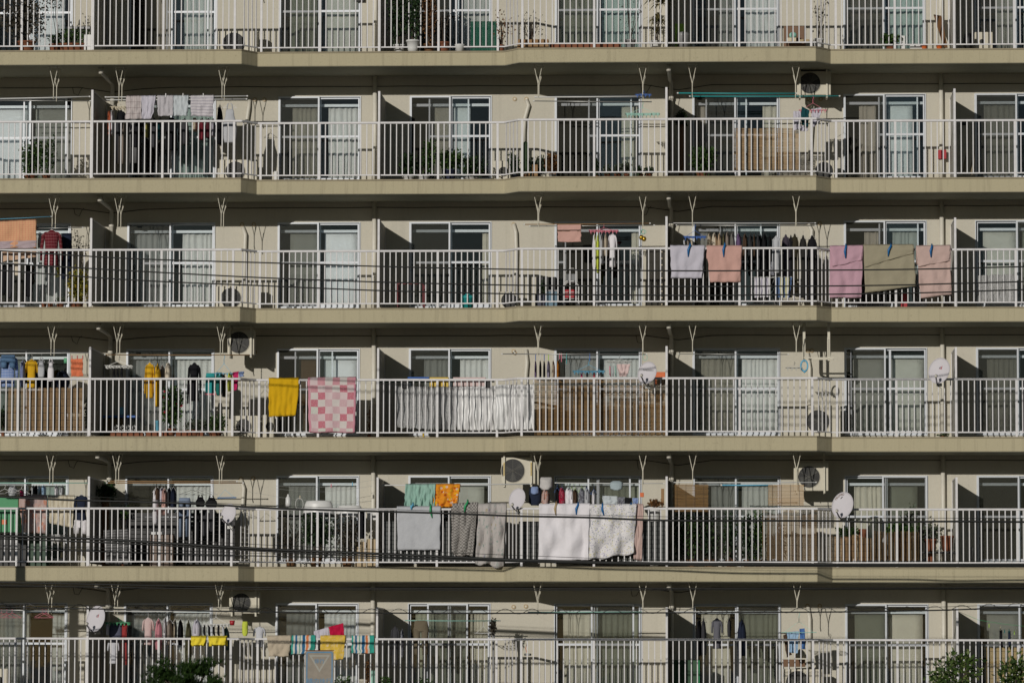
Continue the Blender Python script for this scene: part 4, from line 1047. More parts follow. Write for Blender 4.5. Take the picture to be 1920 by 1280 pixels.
pole(k, 'long grey rear pole below the white pole', 240, 306, 1072, 312, YB, M['steel'], .011)
pinch(k, 'tangle of blue and wooden hangers on the bracket', 965, 262, 1080, YF, M['p_blue'], rows=2, depth=.2, hang=240)
pinch(k, 'mint green square peg hanger above the handrail', 895, 400, 1140, YF, M['p_mint'], rows=3, hang=325)
plant(k, 'tall green cactus column', 160, 600, 200, 850, 'dark', 60, .02, (150, 215, 835), 'p_brown', Y=.1, stems=2)
a = k.at(175, 600, .1); zf = ZF(1)
o = MB().lathe([(.05, 0), (.062, .1), (.062, (a.z-zf)-.22), (.045, (a.z-zf)-.16), (.015, (a.z-zf)-.14)], n=12).obj('cactus', paint('cactus_skin', (.03, .06, .02), .7, 0, .4), None, True, (a.x, .1, zf+.15)); tag(o, lab('ribbed green cactus column standing in the brown pot', 1), 'cactus')
plant(k, 'dark leafy shrub in the recess corner by the louvred unit', 60, 690, 150, 850, 'dark', 260, .05, (70, 140, 840), 'p_navy', Y=.1, stems=6)
plant(k, 'yellow green grasses beside the cactus', 200, 710, 330, 840, 'grey', 260, .07, (230, 300, 845), Y=.2, stems=9)
box_thing(k, 'wooden_plank', 'upright pale plank beside the cactus', 'plank', 222, 762, 262, 845, -.1, M['wood'], .04)
box_thing(k, 'wooden_plank', 'low pale plank left of the upright plank', 'plank', 180, 822, 205, 845, -.12, M['wood'], .04)
plant(k, 'rust orange dried bush at the window edge', 325, 685, 405, 830, 'brown', 520, .05, (340, 395, 832), 'p_grey', Y=.0, stems=9)
plant(k, 'small dark cypress before the white window frame', 675, 725, 708, 835, 'dark', 160, .035, (678, 705, 840), Y=.2)
for i, (x0, x1, y) in enumerate(((735, 795, 770), (805, 870, 760), (872, 930, 760), (975, 1030, 785), (1035, 1090, 790))):
    plant(k, ('low round plant, first of five under the blue glass', 'bushy low plant, second of five under the blue glass', 'yellow green low plant, third of five under the blue glass', 'dark rosette succulent at the curtain edge', 'dark rosette succulent by the wall')[i], x0, y, x1, 838, 'dark' if i > 2 else 'grey', 150, .045, (x0+5, x1-5, 832), Y=-.05, stems=5)
plant(k, 'dark leafy plant hanging inside the partition', 1250, 385, 1345, 490, 'dark', 170, .06, (1270, 1320, 470), 'p_brown', Y=.6, stems=6)
pole(k, 'upper teal pole across the sixth window', 1275, 249, 2120, 251, YF, M['p_teal'], .013)
pole(k, 'lower teal pole across the sixth window', 1362, 272, 2430, 270, YB, M['p_teal'], .012)
plant(k, 'bright green leafy plant in a terracotta pot', 1372, 650, 1535, 830, 'green', 460, .065, (1400, 1485, 822), Y=.2, stems=9)
reed(k, 'tan bamboo blind with a scalloped top behind the bars', 1676, 502, 2142, 800, .05, M['reed_tan'], wavy=.02, cord=5)
k = Crop(1420, 110, 1)
ac_unit(k, 'hanging air conditioner with big dark fan under the ceiling', 285, 92, 530, 262, .85, True, fan=.38, fr=.30, depth=.3)
pinch(k, 'pink tipped octopus hanger at the jog', 300, 372, 500, YF, M['p_pink'], rows=1, hang=285, depth=.12)
sheet(k, 'hand_towel', 'white hand towel left on the octopus hanger', 'towel', [(258, 380), (314, 378), (312, 505), (262, 520)], YF-.02, CLIL, folds=2)
sheet(k, 'hand_towel', 'dark slate hand towel folded on the octopus hanger', 'towel', [(318, 345), (376, 372), (366, 490), (316, 480)], YF-.08, CDT, folds=1)
sheet(k, 'hand_towel', 'white hand towel right on the octopus hanger', 'towel', [(388, 365), (460, 352), (448, 460), (392, 505)], YF-.02, CLIL, folds=2)
sheet(k, 'hand_towel', 'small white cloth below the dark hand towel', 'towel', [(308, 480), (366, 490), (362, 524), (310, 522)], YF+.05, CLIL, folds=1)
ac_unit(k, 'dark round fronted air conditioner on the floor at the right jog', 400, 735, 560, 845, .95, fan=.5, dark=True)
box_thing(k, 'mail_box', 'bright red box fixed behind the drainpipe', 'box', 1302, 657, 1362, 722, D-.2, M['p_red'], .1, ground=False)
box_thing(k, 'broom_head', 'small black bird shaped peg on the partition shade', 'ornament', 1468, 455, 1512, 480, 1.0, M['black'], .05, ground=False)
for i, x in enumerate((1495, 1548)):
    a, b = k.at(x+14, 680, 1.2), k.at(x-8, 830, .9); o = MB().tube([a, (a+b)/2, b], [.02, .03, .04], 7).obj('boot_brush', paint('straw', (.30, .25, .17), .9, 0, .4)); tag(o, lab(('left', 'right')[i]+' of two straw brooms leaning inside the last partition', 1), 'broom')

# ================ row 2
k = Crop(0, 350, 2)
pole(k, 'blue cord pole holding the orange plaid cover', -60, 235, 365, 215, YF-.06, M['p_lightblue'], .006)
pole(k, 'grey pole above the plaid shirt', 255, 300, 590, 294, YF, M['steel'], .009)
sheet(k, 'quilt_cover', 'orange plaid quilt cover with a lilac lower hem', 'quilt', [(-60, 258), (262, 242), (258, 440), (-60, 440)], YF-.06, PLO, folds=2, th=.02, drape='pole', rw=.02)
sheet(k, 'blanket', 'pale lilac blanket edge beneath the orange plaid cover', 'blanket', [(-60, 395), (268, 388), (260, 442), (-60, 446)], YF-.085, cloth('mauve_grey', (.42, .34, .36)), folds=2, th=.015)
sheet(k, 'blanket', 'tan blanket hanging behind the bars under the plaid cover', 'blanket', [(8, 440), (268, 440), (262, 505), (20, 540)], YF+.0, cloth('tan_cloth', (.52, .36, .25)), folds=3, th=.015)
garment(k, 'jacket', 'dark red plaid flannel shirt on a hanger', 290, 312, 452, 572, PLR, YF, 'steel', sl=.72, th=.09)
garment(k, 'trousers', 'navy trousers right of the plaid flannel shirt', 440, 335, 520, 670, CNAVY, YB, None)
garment(k, 'tank_top', 'pale teal vest behind the plaid flannel shirt', 270, 330, 305, 440, CPB, YB, None)
for i, (x0, x1, y0, y1, m_) in enumerate(((0, 45, 560, 780, CBLK), (45, 90, 560, 800, CDG), (95, 150, 540, 640, CCRM), (180, 235, 560, 790, CBLK), (235, 270, 500, 560, CPB))):
    garment(k, 'cloth', ('black cloth at the left edge behind the bars', 'charcoal cloth second from the left edge', 'cream cloth low behind the bars', 'black cloth under the tan blanket', 'pale blue cloth under the tan blanket')[i], x0, y0, x1, y1, m_, .6, None)
plant(k, 'yellow flowering shrub beside the first partition', 480, 590, 645, 840, 'yellow', 520, .05, (500, 600, 838), Y=.35, stems=10)
plant(k, 'bare thin branches against the wall at the partition', 515, 300, 650, 560, 'dead', 60, .04, (560, 600, 838), Y=.9, stems=8)
plant(k, 'yellow and green climber behind the plaid flannel shirt', 400, 570, 470, 640, 'yellow', 90, .045, (420, 450, 838), Y=.5, stems=4)
plant(k, 'small white flowered plant in a terracotta trough', 400, 800, 470, 850, 'grey', 60, .04, (405, 465, 846), Y=.1)
pot_thing(k, 'flower_pot', 'left of two small terracotta pots at the floor', 'pot', 297, 842, 338, 0, M['terra']); pot_thing(k, 'flower_pot', 'right of two small terracotta pots at the floor', 'pot', 342, 842, 385, 0, M['terra'])
ac_unit(k, 'beige air conditioner with dark fan at the left jog floor', 1555, 715, 1860, 862, .98, fan=.35)
k = Crop(470, 350, 2)
rt = empty('folding_table', k.at(1055, 865, .8), lab('red metal framed stand inside the second partition', 2), 'table'); o_ = rt.location
a, b = k.at(1055, 698, .8)-o_, k.at(1245, 698, .8)-o_
MB().tube([a, b], .016, 6).obj('top_bar', paint('oxblood', (.14, .01, .015), .5), rt)
for x in (1058, 1242):
    for yy_ in (.8, 1.2):
        p_ = k.at(x, 698, .8)-o_; MB().tube([p_+Vector((0, yy_-.8, 0)), Vector((p_.x, yy_-.8, 0))], .014, 6).obj('leg', paint('oxblood', (.14, .01, .015), .5), rt)
pot_thing(k, 'waste_bin', 'bright teal bin with a domed lid', 'bin', 1512, 775, 1612, .5, M['p_teal'], [(.75, 0), (.92, .72), (1.05, .74), (1.05, .80), (.85, .92), (.4, .97), (.35, 1.05), (.1, 1.05)])
ac_unit(k, 'black round fronted air conditioner at the centre jog', 1790, 755, 1930, 860, .98, fan=.5, dark=True)
k = Crop(940, 350, 2)
pole(k, 'brown bamboo pole above the pink bath mat', 170, 272, 1065, 264, YF, M['wood'], .010)
pole(k, 'grey pole carrying the pink bath mat', 210, 284, 1095, 278, YB, M['steel'], .011)
sheet(k, 'bath_mat', 'salmon pink tufted bath mat folded over the pole', 'mat', [(405, 277), (575, 275), (573, 398), (407, 398)], YB-.03, CSAL, th=.03, folds=1, amp=.006, drape='pole', rw=.02)
box_thing(k, 'strap', 'dark band pressed across the pink bath mat', 'strap', 405, 317, 573, 323, YB-.06, M['p_brown'], .01, ground=False)
pinch(k, 'pink square peg hanger full of white laundry', 632, 318, 842, YB, M['p_pink'], rows=3, hang=285)
for d_, x0, y0, x1, y1, m_, kd in (('white long vest', 653, 335, 690, 585, CW, 'slim_shirt'), ('lime yellow ribbon like scarf', 684, 335, 708, 620, CLIM, 'slim_shirt'), ('grey white shirt', 703, 335, 737, 560, CLG, 'slim_shirt'),
        ('beige vest', 738, 335, 768, 500, CBEI, 'slim_shirt'), ('white tee shirt', 765, 335, 836, 578, CW, 'tee_shirt')):
    garment(k, kd, d_+' on the pink peg hanger', x0, y0, x1, y1, m_, YB, None)
garment(k, 'shorts', 'grey shorts below the white tee shirt', 762, 505, 830, 580, CDG, YB+.1, None)
for i, (x, y) in enumerate(((1008, 366), (1028, 376))):
    p_ = k.at(x, y, YF); o = MB().lathe([(.0, -.055), (.035, -.04), (.05, 0), (.035, .04), (.0, .055)], n=14).obj('bird_scarer', paint('brass', (.5, .32, .04), .25, .7), None, True, p_); tag(o, lab(('left', 'right')[i]+' gold ball hanging from the pole bracket', 2), 'ornament')
p_ = k.at(1018, 325, YF); o = MB().ring(p_, .04, .05, .006).ring(p_+Vector((.02, .02, 0)), .05, .04, .006).obj('wire_coil', M['p_mint']); tag(o, lab('pale teal wire coil above the gold balls', 2), 'wire')
box_thing(k, 'waste_bag', 'dark blue bag of rubbish left in the bin corner', 'bag', 243, 772, 312, 855, .3, M['p_navy'], .25); box_thing(k, 'waste_bin', 'pale blue plastic bin beside the stroller', 'bin', 318, 755, 402, 855, .3, cloth('bin_blue', (.16, .24, .30)), .28, lid=M['p_grey'])
box_thing(k, 'waste_bin', 'dark lidded box on the wall behind the bins', 'box', 250, 650, 395, 765, .95, M['dark'], .4)
plant(k, 'dark plant hanging over the bin corner', 250, 690, 330, 800, 'dark', 80, .05, (270, 310, 800), 'p_navy', Y=.4)
rt = empty('shopping_cart', k.at(440, 860, .15), lab('white wire framed shopping trolley with a red bag', 2), 'trolley'); o_ = rt.location
L_ = lambda x, y, dy=0: k.at(x, y, .15)-o_+Vector((0, dy, 0))
for dy in (0, .3): MB().tube([L_(443, 850, dy), L_(445, 710, dy), L_(470, 680, dy), L_(530, 680, dy), L_(555, 710, dy), L_(556, 850, dy)], .010, 6).obj('frame', M['whitep'], rt)
MB().tube([L_(460, 690), L_(462, 610), L_(490, 588), L_(520, 588), L_(545, 610), L_(546, 690)], .009, 6).obj('handle', M['steel'], rt)
for y in (715, 760, 805): MB().tube([L_(443, y), L_(556, y)], .006, 5).obj('cross_wire', M['whitep'], rt)
q0, q1 = L_(456, 738), L_(526, 800); bevel(MB().box(q0.x, q1.x, .04, .26, q1.z, q0.z).obj('red_bag', M['p_red'], rt), .02, 2)
q0, q1 = L_(462, 625), L_(540, 685); bevel(MB().box(q0.x, q1.x, .08, .12, q1.z, q0.z).obj('clear_box', M['paleNet'], rt), .01)
for x in (450, 550): MB().disc((L_(x, 848).x, L_(x, 850).z), .035, .035, -.01, .015, 14).obj('wheel', M['black'], rt)
a, b = k.at(1042, 445, .45), k.at(1178, 860, .45)
rt = empty('garden_net', (a.x, .45, b.z), lab('tall black privacy net with pale dots by the third partition', 2), 'net')
MB().box(0, b.x-a.x, 0, .02, 0, a.z-b.z).obj('mesh_sheet', M['blacknet'], rt)
for i in range(9): MB().box((b.x-a.x)*.8, (b.x-a.x)*.8+.025, -.012, -.002, .03+i*.135, .05+i*.135).obj('tie', M['p_cream'], rt)
pole(k, 'front pole of the crowded wardrobe balcony', 1205, 262, 2255, 262, YF, M['whitep'], .009)
pole(k, 'rear pole of the crowded wardrobe balcony', 1265, 278, 2255, 280, YB, M['steel'], .010)
pinch(k, 'dark blue square peg hanger with small socks', 1312, 362, 1475, YF, M['p_blue'], rows=3, hang=285)
for d_, x0, y0, x1, y1, m_ in (('pale sock', 1308, 385, 1325, 420, CLG), ('taupe sock', 1335, 385, 1352, 425, CTAU), ('beige sock', 1362, 385, 1380, 425, CBEI)): garment(k, 'sock', d_+' on the dark blue peg hanger', x0, y0, x1, y1, m_, YF, None)
sheet(k, 'bath_towel', 'white bath towel clipped over the handrail', 'towel', [(1217, 427), (1466, 426), (1443, 660), (1222, 657)], YR1-.04, CLIL, folds=3, amp=.016, drape='rail', group='towels clipped over the handrail')
sheet(k, 'bath_towel', 'salmon bath towel clipped over the handrail', 'towel', [(1477, 427), (1731, 427), (1722, 687), (1502, 688)], YR1-.04, CSAL, folds=3, amp=.018, drape='rail', group='towels clipped over the handrail')
clip(k, 1360, 405, 1346, 505, YR1, M['p_clip'], 'blue clip on the white bath towel'); clip(k, 1609, 403, 1602, 508, YR1, M['p_clip'], 'blue clip on the salmon bath towel')
for d_, x0, y0, x1, y1, m_ in (('cream blouse', 1480, 335, 1512, 470, CBEI), ('white cream coat', 1510, 330, 1555, 520, CCRM), ('beige coat', 1555, 332, 1588, 510, cloth('sand', (.54, .40, .27))), ('dark green shirt', 1590, 335, 1612, 500, COLI),
        ('taupe hooded coat', 1610, 322, 1645, 520, CTAU), ('grey jacket', 1642, 330, 1684, 520, cloth('midgrey', (.16, .155, .14))), ('purple sweater', 1686, 335, 1732, 520, CPUR), ('dark brown jacket', 1735, 335, 1775, 520, CBRN),
        ('charcoal coat', 1778, 335, 1812, 560, CDG), ('dull orange brown shirt', 1812, 335, 1832, 520, CBRN), ('dark grey coat', 1835, 330, 1870, 600, CDG), ('black long coat', 1872, 330, 1915, 640, CBLK)):
    garment(k, 'slim_shirt', d_+' in the crowded row of coats', x0, y0, x1, y1, m_, YB, 'dark')
k = Crop(1420, 350, 2)
garment(k, 'jacket', 'light grey shirt at the end of the coats', 105, 355, 170, 620, CLG, YF, 'whitep', sl=.85)
for d_, x0, y0, x1, y1, m_ in (('dark purple grey coat', 172, 345, 238, 700, cloth('plum_grey', (.055, .045, .06))), ('black coat with light lining', 222, 348, 262, 720, CBLK), ('dark olive coat', 238, 340, 302, 760, cloth('dark_olive', (.035, .03, .018))), ('dark charcoal coat', 300, 350, 360, 800, cloth('soot', (.025, .024, .022))), ('black hooded coat', 355, 352, 434, 810, CBLK)):
    garment(k, 'jacket', d_+' near the right jog', x0, y0, x1, y1, m_, YB, 'steel', sl=.7)
for i, (x0, x1) in enumerate(((40, 75), (75, 105), (5, 42))): garment(k, 'slim_shirt', ('black coat beside the light grey shirt', 'very dark coat touching the light grey shirt', 'black garment below the hooks')[i], x0, 340, x1, 640, CBLK, YB+.1, None)
garment(k, 'cloth', 'dark patterned scarf with white marks behind the bars', 90, 540, 140, 640, PRT, .3, None)
rt = empty('drying_rack', k.at(0, 860, .1), lab('low folding drying rack holding striped hand towels', 2), 'rack'); o_ = rt.location
L_ = lambda x, y, dy=0: k.at(x, y, .1)-o_+Vector((0, dy, 0))
for x0, x1 in ((40, 130), (130, 40)): MB().tube([L_(x0, 850), L_(x1, 648)], .008, 5).obj('leg', M['steel'], rt)
for dy in (-.05, .15): MB().tube([L_(-40, 652, dy), L_(250, 650, dy)], .008, 5).obj('rail', M['steel'], rt)
SW = cloth('stripe_purple', (.5, .5, .5), 'stripes', axis='u', rep=3, stops=[(0, (.56, .55, .58)), (.45, (.28, .26, .34)), (.65, (.56, .55, .58))])
SB = cloth('stripe_blue', (.5, .5, .5), 'stripes', axis='u', rep=1, stops=[(0, (.10, .16, .30)), (.25, (.46, .45, .28)), (.45, (.14, .20, .34)), (.6, (.46, .45, .28)), (.85, (.10, .16, .30))])
sheet(k, 'hand_towel', 'white and purple striped hand towel on the low rack', 'towel', [(-28, 650), (88, 652), (80, 796), (-24, 800)], .08, SW, folds=4)
sheet(k, 'hand_towel', 'blue and yellow striped hand towel on the low rack', 'towel', [(132, 655), (250, 650), (235, 800), (142, 800)], .08, SB, folds=3)
Fq = 'futons and blankets airing on the handrail'
sheet(k, 'futon', 'pink lilac futon cover folded over the handrail', 'futon', [(524, 434), (762, 430), (750, 800), (520, 798)], YR0-.06, LIQ, th=.035, folds=2, amp=.02, drape='rail', group=Fq, nu=34, nv=30)
sheet(k, 'futon', 'olive waffle blanket folded with a slanted bottom edge', 'futon', [(764, 428), (1122, 426), (1142, 715), (775, 765)], YR0-.06, WAF, th=.05, folds=1.5, amp=.02, drape='rail', group=Fq, nu=40, nv=30)
sheet(k, 'futon', 'olive waffle upper layer folded above the slanted seam', 'futon', [(764, 426), (1126, 424), (1124, 480), (775, 580)], YR0-.10, WAF, th=.03, folds=1, amp=.012, drape='rail', back=.2, group=Fq, rw=.07)
sheet(k, 'futon', 'pink beige blanket folded over the handrail', 'futon', [(1143, 434), (1392, 430), (1396, 775), (1175, 803)], YR0-.06, PKB, th=.04, folds=1.5, amp=.02, drape='rail', group=Fq, nu=34, nv=30)
sheet(k, 'futon', 'pink lilac upper layer folded above a slanted seam', 'futon', [(526, 432), (760, 428), (752, 528), (542, 578)], YR0-.095, LIQ, th=.02, folds=2, amp=.012, drape='rail', back=.2, group=Fq, rw=.07)
sheet(k, 'futon', 'pink beige upper layer folded above a slanted seam', 'futon', [(1145, 432), (1390, 428), (1384, 535), (1158, 576)], YR0-.10, PKB, th=.02, folds=2, amp=.01, drape='rail', back=.2, group=Fq, rw=.07)
for d_, x, y0, y1, dx in (('pink lilac futon cover', 638, 415, 515, -2), ('olive waffle blanket', 962, 410, 502, -20), ('pink beige blanket', 1257, 415, 508, -6)): clip(k, x, y0, x+dx, y1, YR0-.07, M['p_clip'], 'blue clip on the '+d_)
sheet(k, 'foil_sheet', 'crinkled silver insulation sheet behind the last railing', 'sheet', [(1590, 640), (1848, 628), (1848, 832), (1592, 835)], 1.2, M['foil'], th=.006, folds=7, amp=.03)
box_thing(k, 'storage_box', 'dull red box low behind the olive blanket', 'box', 1035, 770, 1080, 860, .8, M['p_red'], .2)

# ================ row 3
k = Crop(0, 595, 3)
pole(k, 'grey pole at the far left above the reed screen', -60, 258, 640, 254, YF, M['whitep'], .010)
pole(k, 'brown pole across the second window', 760, 268, 1800, 270, YF, M['wood'], .010)
garment(k, 'jacket', 'blue checked shirt with dark blue collar at the left edge', -20, 272, 132, 500, PLBL, YF, None, sl=.6)
garment(k, 'shorts', 'dark blue shorts over the blue checked shirt', 0, 270, 118, 365, cloth('steel_blue', (.10, .18, .30)), YF-.12, None)
garment(k, 'slim_shirt', 'blue lilac shirt left of the mustard tee shirt', 146, 308, 182, 502, cloth('blue_lilac', (.24, .28, .48)), YF, 'whitep')
garment(k, 'slim_shirt', 'black sleeved shirt left of the mustard tee shirt', 165, 305, 200, 470, CBLK, YB, None)
garment(k, 'tee_shirt', 'mustard tee shirt on a hanger', 178, 300, 276, 505, CMUS, YF, 'whitep')
garment(k, 'tank_top', 'grey vest between the mustard tee and white vest', 270, 290, 324, 430, CLG, YF, 'whitep')
garment(k, 'tank_top', 'white vest under the bracket', 342, 298, 390, 460, CW, YF, 'whitep')
sheet(k, 'camisole', 'orange camisole pinned by two straps', 'camisole', [(512, 300), (598, 296), (597, 425), (512, 425)], YF-.01, CORG, folds=2, amp=.01)
for i, x in enumerate((518, 557, 596)): peg(k, x, 285, YF, M['p_red'], ('left', 'middle', 'right')[i]+' red peg above the orange camisole')
garment(k, 'slim_shirt', 'dark navy dress behind the white vest', 400, 380, 500, 505, CNAVY, .8, None)
box_thing(k, 'soap_net', 'small green card hung from the pole', 'card', 460, 292, 482, 330, YF, M['p_green'], .01, ground=False)
reed(k, 'upright brown reed screen tied behind the left railing', 50, 508, 604, 815, YR1+.05, M['reed_v'], True, cord=6, bottom=0)
plant(k, 'white variegated climber at the partition post', 603, 590, 640, 760, 'grey', 130, .04, (606, 636, 800), 'whitep', Y=.1, stems=4)
plant(k, 'small dark plant left of the reed screen', 0, 660, 40, 815, 'dark', 120, .05, (5, 38, 820), Y=.1)
pinch(k, 'fine wire sock hanger in the partition shade', 760, 348, 955, YF+.1, M['steel'], rows=3, hang=290)
for i, (x0, y1) in enumerate(((812, 430), (838, 440), (868, 445))): garment(k, 'sock', ('first', 'second', 'third')[i]+' dark sock on the wire sock hanger', x0, 365, x0+18, y1, CBLK, YF+.1, None)
garment(k, 'jacket', 'mustard cardigan with long sleeves', 1040, 325, 1115, 580, CMUS, YF, 'whitep', sl=.75)
garment(k, 'slim_shirt', 'mustard shirt hung sideways beside the cardigan', 1112, 328, 1158, 640, CMUS, YF, 'dark')
garment(k, 'slim_shirt', 'brown shirt beside the mustard shirt', 1150, 340, 1190, 520, CTAU, YB, 'whitep')
garment(k, 'slim_shirt', 'cream blouse beside the window bar', 1188, 325, 1236, 450, CCRM, YF, 'whitep')
garment(k, 'jacket', 'black long sleeved dress on a hanger', 1350, 325, 1448, 600, CBLK, YF, None, sl=.7, th=.1)
garment(k, 'trousers', 'dark grey trousers beside the black dress', 1345, 480, 1375, 620, CDG, YB, None)
garment(k, 'bag', 'teal laundry bag with a pink rim', 1478, 400, 1552, 555, CTEAL, YF-.05, None)
box_thing(k, 'rim_band', 'pink band at the base of the teal laundry bag', 'band', 1476, 545, 1556, 558, YF-.12, M['p_pink'], .02, ground=False)
garment(k, 'bag', 'dark green apron next to the teal laundry bag', 1552, 395, 1602, 560, cloth('bottle_green', (.015, .14, .12)), YF, None)
garment(k, 'slim_shirt', 'black towel under the blue octopus hanger', 1598, 400, 1625, 570, CBLK, YF, None)
garment(k, 'slim_shirt', 'olive lime cloth near the jog', 1638, 392, 1676, 530, CLIM, YF, None)
sheet(k, 'hand_towel', 'magenta cloth near the jog', 'towel', [(1676, 395), (1718, 388), (1712, 520), (1682, 525)], YF, CMAG, folds=1)
sheet(k, 'hand_towel', 'blue and white checked cloth at the jog', 'towel', [(1720, 392), (1756, 388), (1754, 425), (1722, 428)], YF, PLBL, folds=1)
pinch(k, 'blue octopus hanger on a long cord', 1545, 402, 1680, YF, M['p_lightblue'], rows=1, hang=285, depth=.15)
box_thing(k, 'bench', 'low bench with a blue top and yellow skirt', 'bench', 740, 705, 985, 720, 1.0, M['p_blue'], .3, ground=False)
box_thing(k, 'storage_box', 'dull yellow box under the blue bench', 'box', 745, 725, 880, 850, 1.05, paint('dull_ochre', (.09, .06, .01)), .25)
box_thing(k, 'storage_box', 'small blue box standing on the bench', 'box', 850, 645, 892, 700, 1.1, M['p_lightblue'], .15, ground=False)
rt = empty('border_fence', k.at(820, 815, 0), lab('low white scrollwork fence standing on the terracotta trough', 3), 'fence'); o_ = rt.location
for i in range(4):
    c_ = k.at(840+i*42, 792, 0)-o_; MB().ring(c_, .035, .045, .006, 14).ring(c_+Vector((0, 0, .03)), .018, .02, .005, 10).obj('scroll', M['whitep'], rt)
MB().tube([k.at(818, 812, 0)-o_, k.at(985, 812, 0)-o_], .006, 5).obj('bar', M['whitep'], rt)
box_thing(k, 'planter_trough', 'left long terracotta trough', 'planter', 790, 830, 1030, 848, 0, M['terra'], .18); box_thing(k, 'planter_trough', 'middle long terracotta trough under the roses', 'planter', 1045, 815, 1245, 848, 0, M['terra'], .2); box_thing(k, 'planter_trough', 'right long terracotta trough', 'planter', 1262, 812, 1462, 848, 0, M['terra'], .2)
pot_thing(k, 'flower_pot', 'blue and white checked pot beside the roses', 'pot', 1118, 742, 1150, .1, cloth('checked_pot', (.5, .55, .55), 'checker', n1=12, n2=8, col2=(.1, .3, .4)))
rt = plant(k, 'rose bush with large red blooms', 1170, 520, 1310, 815, 'green', 620, .06, (1190, 1270, 800), Y=.0, stems=7)
for x, y, r_ in ((1185, 532, .032), (1303, 634, .045), (1186, 680, .03), (1233, 716, .035), (1270, 622, .025), (1180, 575, .016), (1215, 668, .02)):
    p_ = k.at(x, y, -.08)-rt.location; m_ = MB()
    for q in range(14):
        an = q*2.4; rr = r_*(.25+.05*q); b_ = len(m_.v); c_ = p_+Vector((math.cos(an)*rr*.6, R.uniform(-.02, .01), math.sin(an)*rr*.6)); d_ = r_*.45
        m_.v += [tuple(c_+Vector((d_*math.cos(an+s_), R.uniform(-.01, .01), d_*math.sin(an+s_)))) for s_ in (0, 1.57, 3.14, 4.7)]; m_.f.append((b_, b_+1, b_+2, b_+3))
    m_.obj('bloom', M['p_red'], rt)
plant(k, 'low flowering bedding plants right of the roses', 1330, 740, 1480, 815, 'grey', 360, .04, (1340, 1440, 812), Y=.05, stems=14)
plant(k, 'loose green seedlings before the white curtain', 1490, 690, 1630, 830, 'green', 240, .045, (1500, 1600, 830), Y=.1, stems=12)
ac_unit(k, 'hanging air conditioner with louvred back under the ceiling at left jog', 1638, 92, 1830, 268, .68, True, fan=.42, fr=.24)
ac_unit(k, 'plain beige air conditioner at the left jog floor', 1682, 706, 1862, 855, .95, fan=.4, fr=.16)
k = Crop(470, 595, 3)
sheet(k, 'bath_towel', 'bright yellow towel pegged over the handrail', 'towel', [(130, 438), (350, 437), (328, 706), (132, 714)], YR0-.04, cloth('bright_yellow', (.62, .37, .01)), folds=5, amp=.020, drape='rail')
sheet(k, 'patchwork_quilt', 'pink and white patchwork quilt pegged over the handrail', 'quilt', [(412, 438), (760, 434), (752, 828), (420, 826)], YR0-.045, QUI, folds=2, amp=.010, drape='rail', nu=34, nv=34, th=.016, hem=.008)
for d_, x, y in (('left peg of the yellow towel', 128, 463), ('right peg of the yellow towel', 350, 462), ('upper peg of the patchwork quilt', 758, 463), ('lower peg of the patchwork quilt', 758, 690)): peg(k, x, y, YR0-.05, M['steel'], d_)
pole(k, 'dark green low pole behind the handrail', 925, 462, 1745, 462, .2, M['p_darkgreen'], .014)
for d_, x0, x1, y0, y1, c_ in (('blue', 1130, 1285, 428, 440, 'blue'), ('pale yellow', 1288, 1425, 430, 500, 'yellow'), ('pale pink', 1458, 1692, 430, 494, 'pink')):
    box_thing(k, 'pole_rest', d_+' plastic tray resting on the green pole', 'tray', x0, y0, x1, y1, .16, M['p_'+c_] if c_ != 'pink' else CPP, .2, ground=False)
for i, x in enumerate((1108, 1712)): box_thing(k, 'pole_clamp', ('left', 'right')[i]+' black pole clamp on the handrail', 'clamp', x-20, 452, x+20, 508, .12, M['black'], .1, ground=False)
sheet(k, 'foil_sheet', 'crinkled silver insulation sheet hung behind the bars', 'sheet', [(1052, 495), (1480, 500), (1480, 812), (1055, 795)], .22, M['foil'], th=.006, folds=9, amp=.06, nu=90, nv=40, hem=.015)
sheet(k, 'foil_sheet', 'smooth white silver sheet reaching into the jog', 'sheet', [(1480, 500), (1790, 492), (1790, 812), (1480, 812)], .20, paint('satin_foil', (.78, .78, .77), .45, .08, .3), th=.006, folds=7, amp=.06, nu=70, nv=30)
ac_unit(k, 'small beige air conditioner left of the yellow towel', 78, 700, 165, 850, 1.1, fan=.7, fr=.09)
plant(k, 'dried dark branch by the drainpipe shade', 835, 655, 868, 800, 'brown', 60, .045, (838, 866, 845), Y=.9)
pot_thing(k, 'spray_bottle', 'small yellow bottle standing at the floor', 'bottle', 1236, 832, 1252, .1, M['p_yellow'])
k = Crop(940, 595, 3)
sheet(k, 'foil_sheet', 'silver sheet end gathered beside the brown reeds', 'sheet', [(-40, 485), (234, 482), (236, 808), (-40, 808)], .0, paint('satin_foil_end', (.78, .78, .77), .45, .08, .3), th=.006, folds=7, amp=.05, nu=50, nv=30)
pole(k, 'dark pole with a grey middle reaching the wall disc', 10, 262, 1040, 265, YF, M['steel'], .011)
